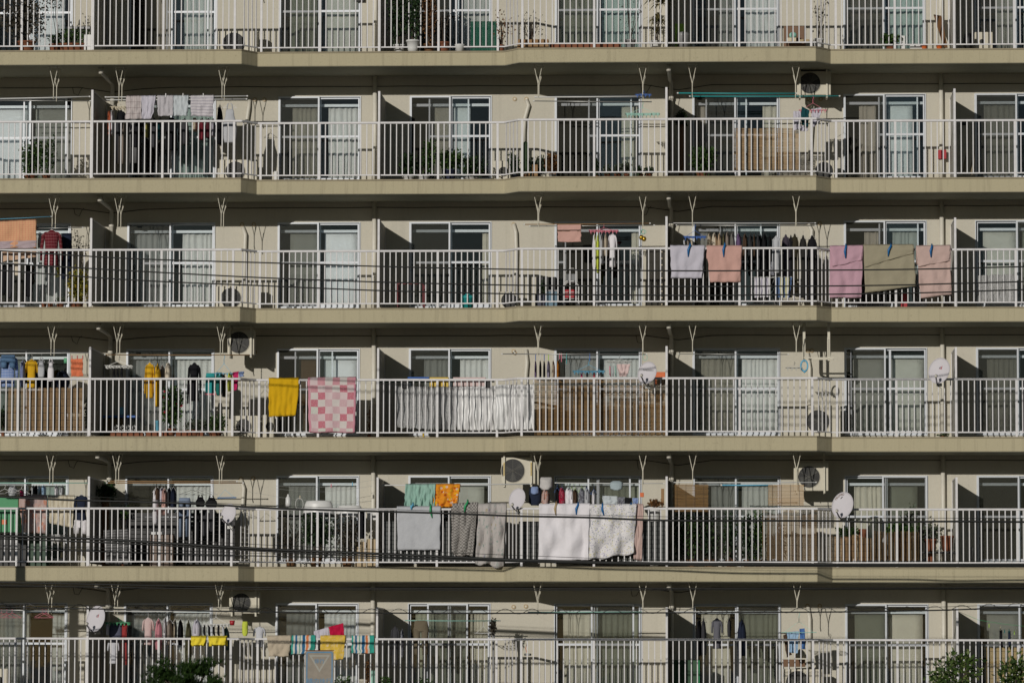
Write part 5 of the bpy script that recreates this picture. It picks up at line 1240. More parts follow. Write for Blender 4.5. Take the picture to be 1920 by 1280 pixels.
for i, (d_, x, w_, m_, pc, y1) in enumerate((('purple slim sock pair', 247, 16, CPUR, 'p_blue', 440), ('black slim sock pair', 281, 16, CBLK, 'whitep', 440), ('black slim stocking', 309, 16, CBLK, 'p_blue', 445), ('lilac handkerchief', 340, 26, cloth('dusty_lilac', (.26, .24, .32)), 'p_lime', 440), ('beige handkerchief', 374, 24, CBEI, 'whitep', 440), ('orange brown handkerchief', 410, 24, cloth('rust', (.35, .13, .02)), 'p_grey', 440))):
    garment(k, 'slim_shirt', d_+' on a coloured strap', x-w_/2, 308, x+w_/2, y1, m_, YF, None); p_ = k.at(x, 262, YF); q_ = k.at(x, 310, YF); o = MB().tube([p_, q_], .008, 5).obj('strap_peg', M[pc]); tag(o, lab('strap peg holding the '+d_, 3), 'peg', 'clothes pegs')
for d_, x, c_, y1 in (('left pink', 420, 'p_pink', 300), ('right pink', 433, 'p_pink', 320), ('teal', 470, 'p_teal', 335), ('blue', 637, 'p_blue', 315)):
    o = MB().tube([k.at(x, 258, YF), k.at(x, y1, YF)], .009, 5).obj('strap_peg', M[c_]); tag(o, lab(d_+' empty strap peg on the dark pole', 3), 'peg', 'clothes pegs')
pinch(k, 'light blue rectangular peg hanger with socks', 515, 388, 745, YF, M['p_lightblue'], rows=4, hang=310, depth=.36)
pinch(k, 'silver and pink peg hanger holding pale cloths', 765, 320, 935, YF, M['steel'], rows=3, hang=280, depth=.3, pegs=False)
sheet(k, 'blouse', 'pale pink blouse on the silver peg hanger', 'blouse', [(830, 335), (930, 335), (905, 425), (850, 425)], YF-.05, CPP, folds=3)
for i, x in enumerate((775, 795, 815)): garment(k, 'sock', ('striped', 'pale grey', 'pale green')[i]+' sock on the silver peg hanger', x, 350, x+14, 425, (CPNK, CLG, CMINT)[i], YF, None)
for d_, x, m_ in (('magenta', 570, CMAG), ('dark', 610, CBLK), ('red', 660, CRED), ('grey', 700, CLG)): garment(k, 'sock', d_+' sock on the light blue peg hanger', x, 398, x+16, 440, m_, YF, None)
reed(k, 'wide brown reed screen filling the railing beside the dish', 240, 446, 1180, 846, .02, M['reed_brown'], wavy=.022, cord=7)
o = MB().ring(k.at(1035, 288, YF), .045, .06, .006).obj('wire_coil', M['p_mint']); tag(o, lab('pale green wire loop on the bracket above the dish', 3), 'wire')
rt = box_thing(k, 'crate', 'orange plastic crate on a shelf beside the partition', 'crate', 1105, 392, 1180, 480, .5, M['p_orange'], .25, ground=False)
box_thing(k, 'storage_box', 'cream jar box below the orange crate', 'box', 1120, 445, 1178, 478, .35, M['p_cream'], .1, ground=False)
sat_dish(k, 'satellite dish with grey brand lettering beside the orange crate', 1052, 400, 66, 81, YR1, ('Panasonic', .075, -.02, .30, 0, 'p_grey'), arm=(-.60, .36))
pole(k, 'thin pole with a white clip across the sixth window', 1282, 262, 2060, 266, YF, M['steel'], .008)
k = Crop(1420, 595, 3)
rt = empty('empty_bracket', k.at(335, 290, .3), lab('empty hanging air conditioner bracket with punched channels', 3), 'bracket'); o_ = rt.location
zc = ZF(2)-TH-.006
for x in (337, 515):
    a = k.at(x, 295, .3); 
    for dy in (0, .32): MB().box(a.x-o_.x-.026, a.x-o_.x+.026, dy, dy+.03, -.02, zc-o_.z).obj('channel', M['bracket'], rt)
    for q in range(9): MB().box(a.x-o_.x-.006, a.x-o_.x+.006, -.004, -.0005, .03+q*.04, .052+q*.04).obj('slot', M['black'], rt)
    MB().box(a.x-o_.x-.02, a.x-o_.x+.02, -.02, .36, -.06, -.02).obj('bearer', M['bracket'], rt)
a, b = k.at(335, 293, .3), k.at(550, 293, .3); MB().box(0, b.x-a.x, -.03, -.005, -.02, .01).obj('cross_bar', M['bracket'], rt); MB().box(0, b.x-a.x, .33, .36, -.02, .01).obj('cross_bar', M['bracket'], rt)
o = MB().ring(k.at(338, 348, YF), .07, .11, .017, 20, k=7).tube([k.at(325, 375, YF-.03), k.at(340, 395, YF-.03), k.at(355, 378, YF-.03)], .018, 6).obj('hook_hanger', M['p_lightblue'], None, True); tag(o, lab('light blue looped hanger beside the empty bracket', 3), 'hanger')
pinch(k, 'small silver peg hanger with blue tip above the handrail', 205, 362, 325, YF, M['steel'], rows=2, hang=330, depth=.2)
ac_unit(k, 'beige air conditioner with round black fan at the right jog', 352, 632, 600, 838, 1.0, fan=.34, fr=.235)
sat_dish(k, 'satellite dish with a small red and black mark by the drainpipe', 1311, 385, 73, 95, YR0, 'tri', arm=(-.40, .50))
plant(k, 'small green weeds at the foot of the drainpipe', 1290, 835, 1380, 855, 'green', 60, .03, (1320, 1350, 852), Y=.9)

# ================ row 4
k = Crop(0, 835, 4)
pole(k, 'long pole with a green end at the left', -60, 268, 640, 268, YF, M['p_mint'], .010)
pole(k, 'brown front pole across the second window', 775, 268, 1745, 268, YF, M['wood'], .012)
pole(k, 'brown rear pole across the second window', 790, 255, 1700, 258, YB, M['wood'], .010)
for i, x in enumerate((35, 100, 155)): 
    hg = put('clothes_hanger', hanger_mesh('whitep'), None, k.at(x, 310, YF+.05), (0, 0, .3*i)); tag(hg, lab(('first', 'second', 'third')[i]+' empty white hanger above the green box', 4), 'hanger', 'clothes hangers')
a, b = k.at(-30, 372, -.05), k.at(130, 622, -.05)
rt = empty('drying_net_box', (a.x, -.05, b.z), lab('green translucent net drying box with an orange label', 4), 'box')
bevel(MB().box(0, b.x-a.x, 0, .4, 0, a.z-b.z).obj('net_body', M['greennet'], rt), .01); p_ = k.at(14, 532, -.06)-rt.location; q_ = k.at(46, 566, -.06)-rt.location
MB().box(p_.x, q_.x, -.012, -.004, q_.z, p_.z).obj('orange_label', M['p_orange'], rt); MB().box(-.005, b.x-a.x+.005, -.01, .41, (a.z-b.z)*.62, (a.z-b.z)*.635).obj('band', M['p_darkgreen'], rt)
sheet(k, 'printed_cloth', 'faded pink floral cloth hanging behind the bars', 'cloth', [(135, 362), (340, 360), (330, 630), (165, 625)], YF, FLP, folds=4, drape='pole', rw=.015)
sheet(k, 'printed_cloth', 'cream striped bath cloth hanging behind the bars', 'cloth', [(345, 362), (536, 358), (525, 590), (360, 560)], YF, SHTT, folds=6, amp=.03, drape='pole', rw=.015)
garment(k, 'jacket', 'black top beside the first partition', 532, 355, 640, 540, CNAVY, YF, 'whitep')
garment(k, 'shorts', 'white shorts below the black top', 527, 535, 632, 636, CW, YF-.03, None)
garment(k, 'slim_shirt', 'small red cloth above the pink floral cloth', 146, 325, 170, 362, CMAG, YF, None, None)
for i, (x0, x1, m_) in enumerate(((230, 250, CLG), (255, 272, CBLK), (272, 290, CPB), (300, 330, CLB), (395, 420, CW), (430, 465, CLG), (60, 125, CLG))):
    garment(k, 'slim_shirt', ('grey vest', 'dark vest', 'pale blue vest', 'light blue shirt', 'white shirt', 'light grey shirt', 'grey shirt')[i]+' behind the floral cloths', x0, 285, x1, 362, m_, YB, 'steel')
box_thing(k, 'storage_box', 'dark green cabinet behind the left railing', 'cabinet', 210, 640, 350, 850, .8, paint('dark_green_box', (.012, .05, .02)), .3)
box_thing(k, 'storage_box', 'black box at the far left behind the railing', 'cabinet', 0, 640, 190, 850, .9, M['dark'], .3)
pot_thing(k, 'wash_basin', 'white bowl hung below the cream striped cloth', 'basin', 355, 640, 460, .3, M['whitep'], [(.3, 0), (.8, .3), (1.05, 1)], y1=705)
plant(k, 'dark trailing plant hanging at the partition top', 690, 275, 825, 440, 'dark', 360, .055, (730, 790, 330), 'p_brown', Y=.75, stems=9)
plant(k, 'small bright climbing plant in the partition shade', 840, 440, 925, 520, 'green', 110, .05, (860, 900, 850), Y=.9)
sheet(k, 'net_bag', 'round grey zigzag patterned net cushion behind the bars', 'cushion', [(745, 610), (940, 600), (950, 855), (760, 850)], .1, cloth('zigzag', (.12, .12, .12), 'stripes', axis='v', rep=13, stops=[(0, (.16, .16, .16)), (.5, (.07, .07, .07))]), folds=3, amp=.04)
for d_, x0, y0, x1, y1, m_ in (('white shirt with long tail', 1100, 305, 1140, 565, CW), ('brown shirt', 1118, 300, 1152, 390, CBRN), ('lilac striped shirt', 1152, 300, 1180, 420, CLIL), ('salmon pink shirt', 1166, 305, 1206, 500, CSAL), ('charcoal shirt', 1205, 300, 1232, 430, CDG), ('black jacket', 1228, 300, 1268, 450, CNAVY)):
    garment(k, 'slim_shirt', d_+' on the brown pole', x0, y0, x1, y1, m_, YF, 'whitep')
for i, x in enumerate((1365, 1410, 1455)):
    hg = put('clothes_hanger', hanger_mesh('steel'), None, k.at(x+20, 318, YF-.03+.03*i), (0, 0, .5-.4*i)); hg.scale = (1.5, 1, 1); tag(hg, lab(('left', 'middle', 'right')[i]+' bare wire hanger before the white curtain', 4), 'hanger', 'clothes hangers')
garment(k, 'tank_top', 'black camisole left of the blue rod', 1405, 358, 1480, 440, CBLK, YB, None); garment(k, 'tank_top', 'black camisole with wide straps', 1480, 362, 1565, 445, CBLK, YB, None)
garment(k, 'trousers', 'faded blue jeans behind the bars', 1280, 395, 1380, 660, CJEAN, YB, None); garment(k, 'shorts', 'denim shorts hung over the jeans', 1285, 375, 1375, 440, cloth('denim_pale', (.20, .25, .34)), YF, None)
for i, (x0, x1, y1) in enumerate(((1390, 1440, 700), (1445, 1500, 650), (1505, 1550, 620))): garment(k, 'cloth', ('black long cloth', 'charcoal cloth', 'dark grey towel')[i]+' right of the jeans', x0, 455, x1, y1, (CBLK, CDG, CDG)[i], .55, None)
rt = empty('hanger_rod', k.at(1565, 376, YF), lab('blue plastic rod hanger on a cord near the plain dish', 4), 'hanger'); o_ = rt.location
MB().tube([(0, 0, 0), k.at(1702, 374, YF)-o_], .012, 7).obj('rod', M['p_clip'], rt); MB().tube([(0.02, 0, 0), k.at(1620, 318, YF)-o_, k.at(1690, 374, YF)-o_], .004, 4).obj('cord', M['p_lightblue'], rt)
box_thing(k, 'shelf_unit', 'weathered wooden shelf with pale crates behind the bars', 'shelf', 1080, 640, 1245, 850, .5, paint('grey_wood', (.17, .12, .09)), .3)
box_thing(k, 'storage_box', 'pale crate standing on the weathered shelf', 'crate', 1088, 620, 1175, 640, .45, M['whitep'], .2, ground=False)
a, b = k.at(930, 480, 1.0), k.at(1690, 860, 1.0); rt = empty('slat_screen', (a.x, 1.0, b.z), lab('black slatted screen standing behind the washing', 4), 'screen')
for i in range(12): MB().box(0, b.x-a.x, 0, .02, .02+i*(a.z-b.z)/12.2, .02+(i+.86)*(a.z-b.z)/12.2).obj('slat', M['dark'], rt)
for x in (0, .98, 1.95): MB().box(x, x+.04, .02, .05, 0, a.z-b.z).obj('batten', M['dark'], rt)
sat_dish(k, 'small plain white satellite dish at the left jog', 1648, 490, 54, 70, YR1, None, arm=(-.72, .45))
k = Crop(470, 835, 4)
for i, (x0, y0, x1, y1) in enumerate(((180, 290, 905, 243), (180, 310, 880, 290), (-20, 330, 870, 400))):
    a, b = k.at(x0, y0, .5), k.at(x1, y1, .8); m_ = (a+b)/2-Vector((0, 0, .09)); o = MB().tube([a, a.lerp(m_, .5)-Vector((0, 0, .02)), m_, m_.lerp(b, .5)-Vector((0, 0, .01)), b], .003, 4).obj('clothes_line', M['steel']); tag(o, lab(('upper', 'middle', 'lower')[i]+' slack clothes line to the drainpipe', 4), 'line')
for i, (x, y, c_) in enumerate(((580, 286, 'pink'), (733, 274, 'lightblue'), (355, 370, 'cream'))): peg(k, x, y, .55, M['p_'+c_], ('pink', 'light blue', 'white')[i]+' peg on the slack clothes line')
BW = [(.75, 0), (.9, .25), (1.0, .9), (1.06, .92), (1.06, 1.0), (.95, .98)]
def tub(desc, x0, y0, x1, y1, Y):
    a, b = k.at(x0, y0, Y), k.at(x1, y1, Y); w_ = (b.x-a.x)/2; h_ = a.z-b.z
    o = MB().lathe([(1.0*w_, 0), (1.04*w_, .02), (.98*w_, .08*1), (.88*w_, h_*.75), (.80*w_, h_*.96), (.5*w_, h_)], n=28, sy=.55).obj('wash_tub', M['whitep'], None, True, ((a.x+b.x)/2, Y, b.z)); tag(o, lab(desc, 4), 'tub')
tub('large white baby bath upturned above the handrail', 378, 395, 600, 500, .55); tub('smaller white wash basin upturned beside the baby bath', 612, 430, 812, 515, .6)
pot_thing(k, 'spray_bottle', 'white bottle with a blue cap left of the baby bath', 'bottle', 250, 350, 290, .5, M['whitep'], [(.9, 0), (1, .3), (.9, .7), (.4, .85), (.4, 1)], y1=440)
o = MB().ring(k.at(350, 420, .5), .08, .12, .005, 24).obj('wire_stand', M['whitep']); tag(o, lab('white wire hoop between bottle and baby bath', 4), 'wire')
box_thing(k, 'shelf_unit', 'dark shelf holding the white tubs', 'shelf', 200, 500, 790, 512, .5, M['dark'], .4, ground=False)
plant(k, 'dense dark evergreen climber filling the space under the tubs', 372, 500, 620, 700, 'dark', 900, .05, (420, 520, 800), 'p_brown', Y=.35, stems=14)
plant(k, 'grey dried shrub below the wash basin', 620, 505, 780, 860, 'dead', 420, .05, (650, 740, 800), 'p_brown', Y=.4, stems=10)
plant(k, 'dark leafless shrub near the left end of the shelf', 200, 520, 370, 860, 'dead', 260, .045, (250, 330, 820), 'p_brown', Y=.5, stems=10)
garment(k, 'cloth', 'black bag hanging below the wash basin', 768, 455, 830, 668, CBLK, .3, None)
box_thing(k, 'cardboard_sheet', 'folded cardboard leaning left of the second partition', 'cardboard', 752, 690, 830, 850, .45, M['p_tan'], .08); box_thing(k, 'cardboard_sheet', 'taller cardboard sheet beside the second partition', 'cardboard', 838, 672, 900, 850, .4, M['p_tan'], .06)
box_thing(k, 'storage_box', 'white board behind the railing at the drainpipe', 'board', 838, 452, 905, 535, .6, M['whitep'], .05, ground=False)
a0 = k.at(963, 545, .17); b0 = k.at(1790, 835, .17)
rt = empty('privacy_sheet', (a0.x, .17, b0.z), lab('dark grey brick patterned privacy sheet along the recessed railing', 4), 'screen')
MB().box(0, b0.x-a0.x, 0, .01, 0, a0.z-b0.z).obj('sheet_panel', M['sheetgrey'], rt)
pole(k, 'long white pole carrying the mint curtain', 960, 285, 2010, 276, .30, M['whitep'], .013)
sheet(k, 'mint_curtain', 'mint green curtain bunched over the pole', 'curtain', [(1114, 280), (1222, 280), (1222, 442), (1108, 442)], .27, CMINT, folds=3, amp=.03, drape='pole', rw=.015, nu=40); sheet(k, 'mint_curtain', 'second mint green curtain touching the orange cloth', 'curtain', [(1222, 282), (1332, 278), (1325, 442), (1222, 442)], .26, CMINT, folds=4, amp=.035, drape='pole', rw=.015, nu=40)
sheet(k, 'floral_cloth', 'orange and yellow floral cloth over the pole', 'cloth', [(1325, 280), (1508, 278), (1490, 442), (1312, 442)], .27, FLO, folds=4, amp=.035, drape='pole', rw=.015, nu=44)
sheet(k, 'bath_towel', 'pale grey bath towel hanging flat on the handrail', 'towel', [(1052, 442), (1368, 440), (1364, 748), (1060, 752)], YR0-.045, TGR, folds=1.5, amp=.012, drape='rail', nu=34, nv=30)
clip(k, 1168, 412, 1158, 462, YR0, M['p_lightblue'], 'light blue clip on the pale grey bath towel'); clip(k, 1296, 425, 1308, 520, YR0, M['p_green'], 'green clip on the pale grey bath towel')
sheet(k, 'futon', 'brown gingham futon slung over the handrail', 'futon', [(1450, 428), (1636, 418), (1600, 800), (1450, 780)], YR0-.07, GING, th=.06, folds=1.5, amp=.05, drape='rail', nu=40, nv=40, hem=.03, rw=.08)
sheet(k, 'futon', 'grey futon with small flowers drooping past the slab', 'futon', [(1640, 430), (1842, 426), (1815, 878), (1622, 845)], YR0-.08, FLW, th=.06, folds=2, amp=.05, drape='rail', nu=44, nv=44, hem=.035, rw=.08)
clip(k, 1562, 392, 1540, 480, YR0-.07, M['p_green'], 'green clip on the brown gingham futon')
k = Crop(940, 835, 4)
ac_unit(k, 'large hanging air conditioner with yellow stickers', 0, 85, 245, 275, .36, True, fan=.34, fr=.245, label_strip=True)
sat_dish(k, 'small plain white satellite dish under the large air conditioner', 116, 385, 58, 78, YR0-.2, None, arm=(-.55, .62))
pole(k, 'pole crossing above the white blanket', 395, 268, 1165, 272, YF, M['whitep'], .009)
garment(k, 'bag', 'white padded hat and pouch hung at the bracket', 275, 228, 372, 318, cloth('off_white', (.52, .50, .48)), YF-.05, None, th=.12)
garment(k, 'cloth', 'black and blue bundle of small laundry', 195, 305, 290, 430, CNAVY, YF, None, th=.1); garment(k, 'cloth', 'blue and white striped kerchief in the bundle', 212, 295, 268, 350, PLBL, YF-.1, None)
garment(k, 'slim_shirt', 'pink patterned blouse beside the small laundry bundle', 288, 310, 350, 430, FLP, YF, None)
for d_, x0, y0, x1, y1, m_, hc in (('black tagged shirt', 385, 305, 420, 430, CBLK, 'p_blue'), ('red floral blouse', 410, 300, 462, 430, FLR, 'p_blue'), ('white blouse', 455, 300, 510, 430, CW, 'p_mint'), ('white cotton shirt', 495, 305, 522, 430, CW, 'p_lime'), ('brown shirt', 512, 310, 552, 430, CBRN, 'p_lime'),
        ('grey patterned shirt', 555, 300, 602, 430, PRT, 'p_lime'), ('pale grey linen shirt', 596, 305, 636, 430, CLG, 'p_blue'), ('white pointed cloth', 652, 318, 680, 430, CW, 'p_blue')):
    garment(k, 'slim_shirt', d_+' in the row above the white blanket', x0, y0, x1, y1, m_, YF, hc)
a = k.at(828, 290, YF); mb = MB(); body_tube(mb, [(0, .5), (.15, .9), (.5, 1), (.85, .9), (1, .4)], .14, .19, .09, 3.3, rip=.12); o = mb.obj('pillow', cloth('pillow_teal', (.36, .43, .45)), None, True, (a.x, YF-.03, a.z+.1)); tag(o, lab('rolled grey blue pillow tied to the pole', 4), 'pillow')
sheet(k, 'hand_towel', 'white hand towel on the short line', 'towel', [(728, 360), (836, 364), (834, 430), (732, 430)], YF-.03, CPB, folds=1); sheet(k, 'hand_towel', 'black hand towel on the short line', 'towel', [(888, 372), (942, 376), (940, 430), (890, 430)], YF-.03, CBLK, folds=1)
sheet(k, 'hand_towel', 'olive grey cloth on the short line', 'towel', [(838, 370), (888, 370), (886, 430), (842, 430)], YF-.03, PRT, folds=2); sheet(k, 'hand_towel', 'navy patterned cloth on the short line', 'towel', [(942, 376), (990, 378), (980, 430), (946, 430)], YF-.03, PLBL, folds=2)
box_thing(k, 'tag', 'bright orange tag hanging under the bracket', 'tag', 998, 338, 1026, 370, YF-.02, M['p_orange'], .03, ground=False)
box_thing(k, 'wooden_stick', 'short wooden board fixed to the third partition', 'board', 1150, 310, 1172, 430, .1, M['wood'], .03, ground=False)
plant(k, 'brown leafed plant in a white hanging basket', 1060, 392, 1152, 445, 'brown', 200, .045, (1050, 1150, 442), 'whitep', Y=.05, stems=7)
sheet(k, 'blanket', 'large plain white blanket over the handrail', 'blanket', [(272, 424), (640, 420), (628, 818), (268, 850)], YR1-.05, CW, th=.02, folds=2, amp=.05, drape='rail', nu=44, nv=40, hem=.012)
sheet(k, 'blanket', 'white blanket with small meadow flowers over the handrail', 'blanket', [(638, 426), (975, 424), (955, 775), (632, 825)], YR1-.055, FLM, th=.02, folds=2.5, amp=.07, drape='rail', nu=48, nv=40, hem=.02)
sheet(k, 'blanket', 'narrow pink beige blanket behind the meadow flower blanket', 'blanket', [(960, 424), (1022, 424), (1012, 825), (955, 822)], YR1-.02, PKB, th=.02, folds=1, amp=.02, drape='rail')
for d_, x0, y0, x1, y1, c_ in (('tan clip on the plain white blanket', 395, 405, 392, 500, 'p_tan'), ('blue clip on the plain white blanket', 553, 410, 540, 498, 'p_clip'), ('left blue clip on the meadow flower blanket', 728, 415, 738, 502, 'p_clip'), ('right blue clip on the meadow flower blanket', 935, 412, 915, 502, 'p_clip')): clip(k, x0, y0, x1, y1, YR1-.02, M[c_], d_)
a0 = k.at(20, 545, -.15); b0 = k.at(1180, 832, -.15)
rt = empty('privacy_sheet', (a0.x+.3, -.2, b0.z), lab('dark grey brick patterned privacy sheet behind the white blankets', 4), 'screen'); MB().box(0, b0.x-a0.x-.3, 0, .01, 0, a0.z-b0.z).obj('sheet_panel', M['sheetgrey'], rt)
reed(k, 'left hanging brown reed blind below the pole', 1233, 278, 1490, 480, YF+.05, M['reed_brown'], cord=4)
pole(k, 'white pole holding the hanging reed blinds', 1240, 264, 2260, 264, YF, M['whitep'], .010); pole(k, 'light blue pole beside the hanging reed blinds', 1590, 284, 1950, 284, YB, M['p_lightblue'], .014)
for i, (x0, x1, y0, lf) in enumerate(((1235, 1330, 470, 'dark'), (1320, 1420, 480, 'green'), (1440, 1560, 520, 'dark'), (1600, 1700, 500, 'dark'), (1810, 1890, 470, 'green'), (1730, 1800, 520, 'dark'))):
    plant(k, ('dark plant in the third partition corner', 'yellow green plant under the brown blind', 'dark shrub behind the bars of the sixth window', 'dark shrub left of the window bar', 'light green climber right of the window bar', 'thin dark plant behind the post')[i], x0, y0, x1, 840, lf, 300, .055, (x0+10, x1-10, 820), 'p_brown', Y=.5, stems=9)
k = Crop(1420, 835, 4)
reed(k, 'right hanging tan reed blind below the pole', 78, 280, 335, 432, YF+.05, M['reed_tan'], cord=4)
ac_unit(k, 'hanging air conditioner with dark perforated fan at the right jog', 262, 125, 512, 325, .76, True, fan=.44, fr=.22, depth=.3)
reed(k, 'brown reed screen sagging behind the projecting railing', 35, 462, 430, 826, .0, M['reed_dark'], True, cord=5, wavy=.05)
reed(k, 'brown reed screen with a wavy top in the recess', 528, 640, 822, 828, .18, M['reed_v'], True, cord=4, wavy=.05)
reed(k, 'dark reed screen right of the wavy one', 832, 612, 1165, 828, .22, M['reed_dark'], True, cord=4, wavy=.02)
sat_dish(k, 'large satellite dish with lettering around its upper edge', 616, 430, 74, 96, YR0, 'arc', arm=(-.60, .50))
plant(k, 'green bedding plants above the wavy reed screen', 575, 592, 720, 650, 'green', 280, .05, (600, 700, 655), 'p_brown', Y=.45, stems=14)
pot_thing(k, 'flower_pot', 'orange pot above the wavy reed screen', 'pot', 725, 600, 790, .5, M['terra'])
plant(k, 'leafy plants above the dark reed screen', 940, 560, 1170, 660, 'green', 360, .055, (980, 1120, 665), 'p_brown', Y=.5, stems=16)
plant(k, 'tall leaning stalks with few leaves before the window', 1040, 430, 1150, 600, 'grey', 110, .05, (1060, 1100, 620), 'p_grey', Y=.6, stems=6)
box_thing(k, 'plant_stand', 'dark plant stand with white edge at the fourth partition', 'stand', 1180, 762, 1425, 775, .3, M['dark'], .3, ground=False)
pot_thing(k, 'flower_pot', 'left terracotta pot on the dark stand', 'pot', 1205, 672, 1292, .35, M['terra'], y1=758); pot_thing(k, 'flower_pot', 'right terracotta pot with a moulded rim on the stand', 'pot', 1318, 648, 1416, .35, M['terra'], y1=758)
plant(k, 'scruffy grey green plant above the terracotta pots', 1190, 570, 1320, 680, 'grey', 200, .05, (1220, 1280, 690), Y=.6, stems=9)
a, b = k.at(1540, 728, .9), k.at(1540, 835, .9); o = MB().tube([a, a-Vector((0, 0, .03)), b], [.012, .04, .032], 8).obj('floor_pump', M['p_grey']); tag(o, lab('grey upright cylinder inside the last partition', 4), 'pump')

# ================ row 5 (bottom row)
k = Crop(0, 1070, 5)
pole(k, 'steel pole at the left edge with pink hangers', -60, 280, 400, 280, YF, M['steel'], .012)
for i in range(5):
    x = (10, 48, 86, 305, 330)[i]; hg = put('clothes_hanger', hanger_mesh('p_pink'), None, k.at(x, 300, YF), (0, 0, .6-.25*i)); tag(hg, lab(('first pink hanger', 'second pink hanger', 'third pink hanger', 'left pale hanger in the dark window', 'right pale hanger in the dark window')[i]+' on the steel pole', 5), 'hanger', 'clothes hangers')
sat_dish(k, 'satellite dish with a small red mark at the first partition', 692, 345, 68, 95, YR1, 'tri', arm=(-.72, .42))
pinch(k, 'green pegged hanger beside the marked dish', 762, 370, 940, YF, M['p_green'], rows=3, hang=345)
for d_, x0, y0, x1, y1, m_, kd in (('slate blue shirt', 785, 378, 880, 505, CSL, 'cloth'), ('white tee shirt below the slate shirt', 772, 490, 862, 665, WSTR, 'tee_shirt'), ('dark red leggings', 876, 380, 920, 680, cloth('brick_red', (.30, .04, .04)), 'trousers'), ('white narrow cloth', 765, 375, 788, 460, CW, 'slim_shirt'), ('charcoal sweater', 915, 385, 938, 600, CDG, 'slim_shirt'),
        ('pale pink blouse', 1022, 335, 1110, 530, cloth('blush', (.58, .44, .42)), 'tee_shirt'), ('bright pink shirt', 1118, 340, 1166, 565, CPNK, 'slim_shirt'), ('white shirt', 1180, 335, 1200, 500, CW, 'slim_shirt'), ('taupe shirt', 1202, 345, 1240, 530, CTAU, 'slim_shirt'), ('beige shirt', 1252, 345, 1272, 520, CBEI, 'slim_shirt'),
        ('black shirt', 1282, 345, 1318, 535, CBLK, 'slim_shirt'), ('dark olive trousers', 1335, 350, 1378, 680, COLI, 'slim_shirt'), ('sheer white blouse', 1385, 345, 1450, 500, CLIL, 'slim_shirt')):
    garment(k, kd, d_+' on the left bottom balcony', x0, y0, x1, y1, m_, YF, None if y0 > 360 else 'whitep')
pole(k, 'thin pole across the curtained second window', 770, 288, 1700, 288, YF, M['whitep'], .009)
pinch(k, 'blue and white peg hanger with a row of black socks', 1455, 380, 1655, YF, M['whitep'], rows=3, hang=300)
for i in range(5): garment(k, 'sock', ('first', 'second', 'third', 'fourth', 'fifth')[i]+' black sock under the peg hanger', 1460+i*34, 392, 1482+i*34, 465, CBLK if i < 4 else CLG, YF, None)
garment(k, 'slim_shirt', 'dark teal cloth at the post', 1605, 400, 1652, 570, cloth('deep_teal', (.05, .10, .10)), YB, None)
sheet(k, 'dust_cloth', 'left yellow cloth tucked over the handrail', 'cloth', [(1376, 465), (1486, 464), (1468, 533), (1378, 533)], YR1-.04, CYEL, folds=1.5, drape='rail', th=.006, back=1); sheet(k, 'dust_cloth', 'right yellow cloth tucked over the handrail', 'cloth', [(1498, 465), (1634, 464), (1620, 531), (1508, 533)], YR1-.04, CYEL, folds=1.5, drape='rail', th=.006, back=1)
pot_thing(k, 'bucket', 'small red bucket hanging at the left jog', 'bucket', 1652, 355, 1692, YF, M['p_red'], [(.75, 0), (1.05, 1)], y1=390)
garment(k, 'bag', 'lime green rubber gloves hanging at the jog', 1742, 362, 1786, 466, CLIM, YF, None)
garment(k, 'tee_shirt', 'white pinstriped shirt in the left recess corner', 1822, 398, 1914, 545, WSTR, .2, None)
ac_unit(k, 'hanging air conditioner with a bright fan hub at the left jog', 1650, 150, 1868, 305, .86, True, fan=.40, fr=.20)
ac_unit(k, 'white air conditioner with a blue sticker at the left edge', -40, 700, 60, 940, .7, fan=.3, fr=.1)
k = Crop(470, 1070, 5)
sheet(k, 'hand_towel', 'cream towel folded on the handrail', 'towel', [(120, 468), (288, 466), (278, 614), (128, 612)], YR0-.045, CBEI, folds=2, drape='rail')
sheet(k, 'striped_towel', 'left striped towel in teal, navy and orange', 'towel', [(296, 466), (466, 464), (460, 594), (290, 597)], YR0-.045, STG, folds=3, drape='rail'); sheet(k, 'striped_towel', 'right striped towel in teal, navy and orange', 'towel', [(727, 467), (888, 465), (890, 590), (727, 592)], YR0-.045, STG, folds=3, drape='rail')
sheet(k, 'tie_dye_towel', 'yellow tie dyed towel on the handrail', 'towel', [(500, 466), (684, 465), (668, 636), (508, 638)], YR0-.05, DYE, folds=2, drape='rail')
sheet(k, 'white_cloth', 'white cloth on the slanting line', 'cloth', [(456, 432), (560, 404), (560, 560), (465, 560)], .3, CLIL, folds=3); sheet(k, 'red_cloth', 'crimson cloth on the slanting line', 'cloth', [(560, 402), (668, 374), (680, 500), (575, 480)], .28, cloth('crimson', (.46, .01, .05)), folds=2)
pole(k, 'teal and white pole across the fourth window', 1110, 355, 1790, 357, .35, M['p_mint'], .011)
garment(k, 'trousers', 'khaki trousers hung over the teal pole', 1170, 355, 1282, 605, cloth('khaki', (.15, .125, .085)), .35, None); garment(k, 'jacket', 'dark grey hooded top in the second partition shade', 1005, 400, 1075, 680, CDG, .4, 'dark')
garment(k, 'slim_shirt', 'dark striped cloth with a white edge in the partition shade', 1078, 412, 1105, 620, PRT, .4, None)
plant(k, 'hanging dried bunch and brushes at the window corner', 1730, 350, 1765, 480, 'dead', 160, .05, (1738, 1758, 440), 'p_grey', Y=.4, stems=5)
pinch(k, 'white square peg hanger before the fourth window curtain', 1615, 445, 1735, .4, M['whitep'], rows=2, hang=365, pegs=False)
plant(k, 'small green weeds at the bottom edge inside the second partition', 925, 760, 1010, 900, 'green', 140, .05, (940, 990, 900), Y=.1, stems=6); plant(k, 'low green weeds below the khaki trousers', 1180, 770, 1320, 900, 'green', 140, .05, (1200, 1290, 900), Y=.1, stems=6)
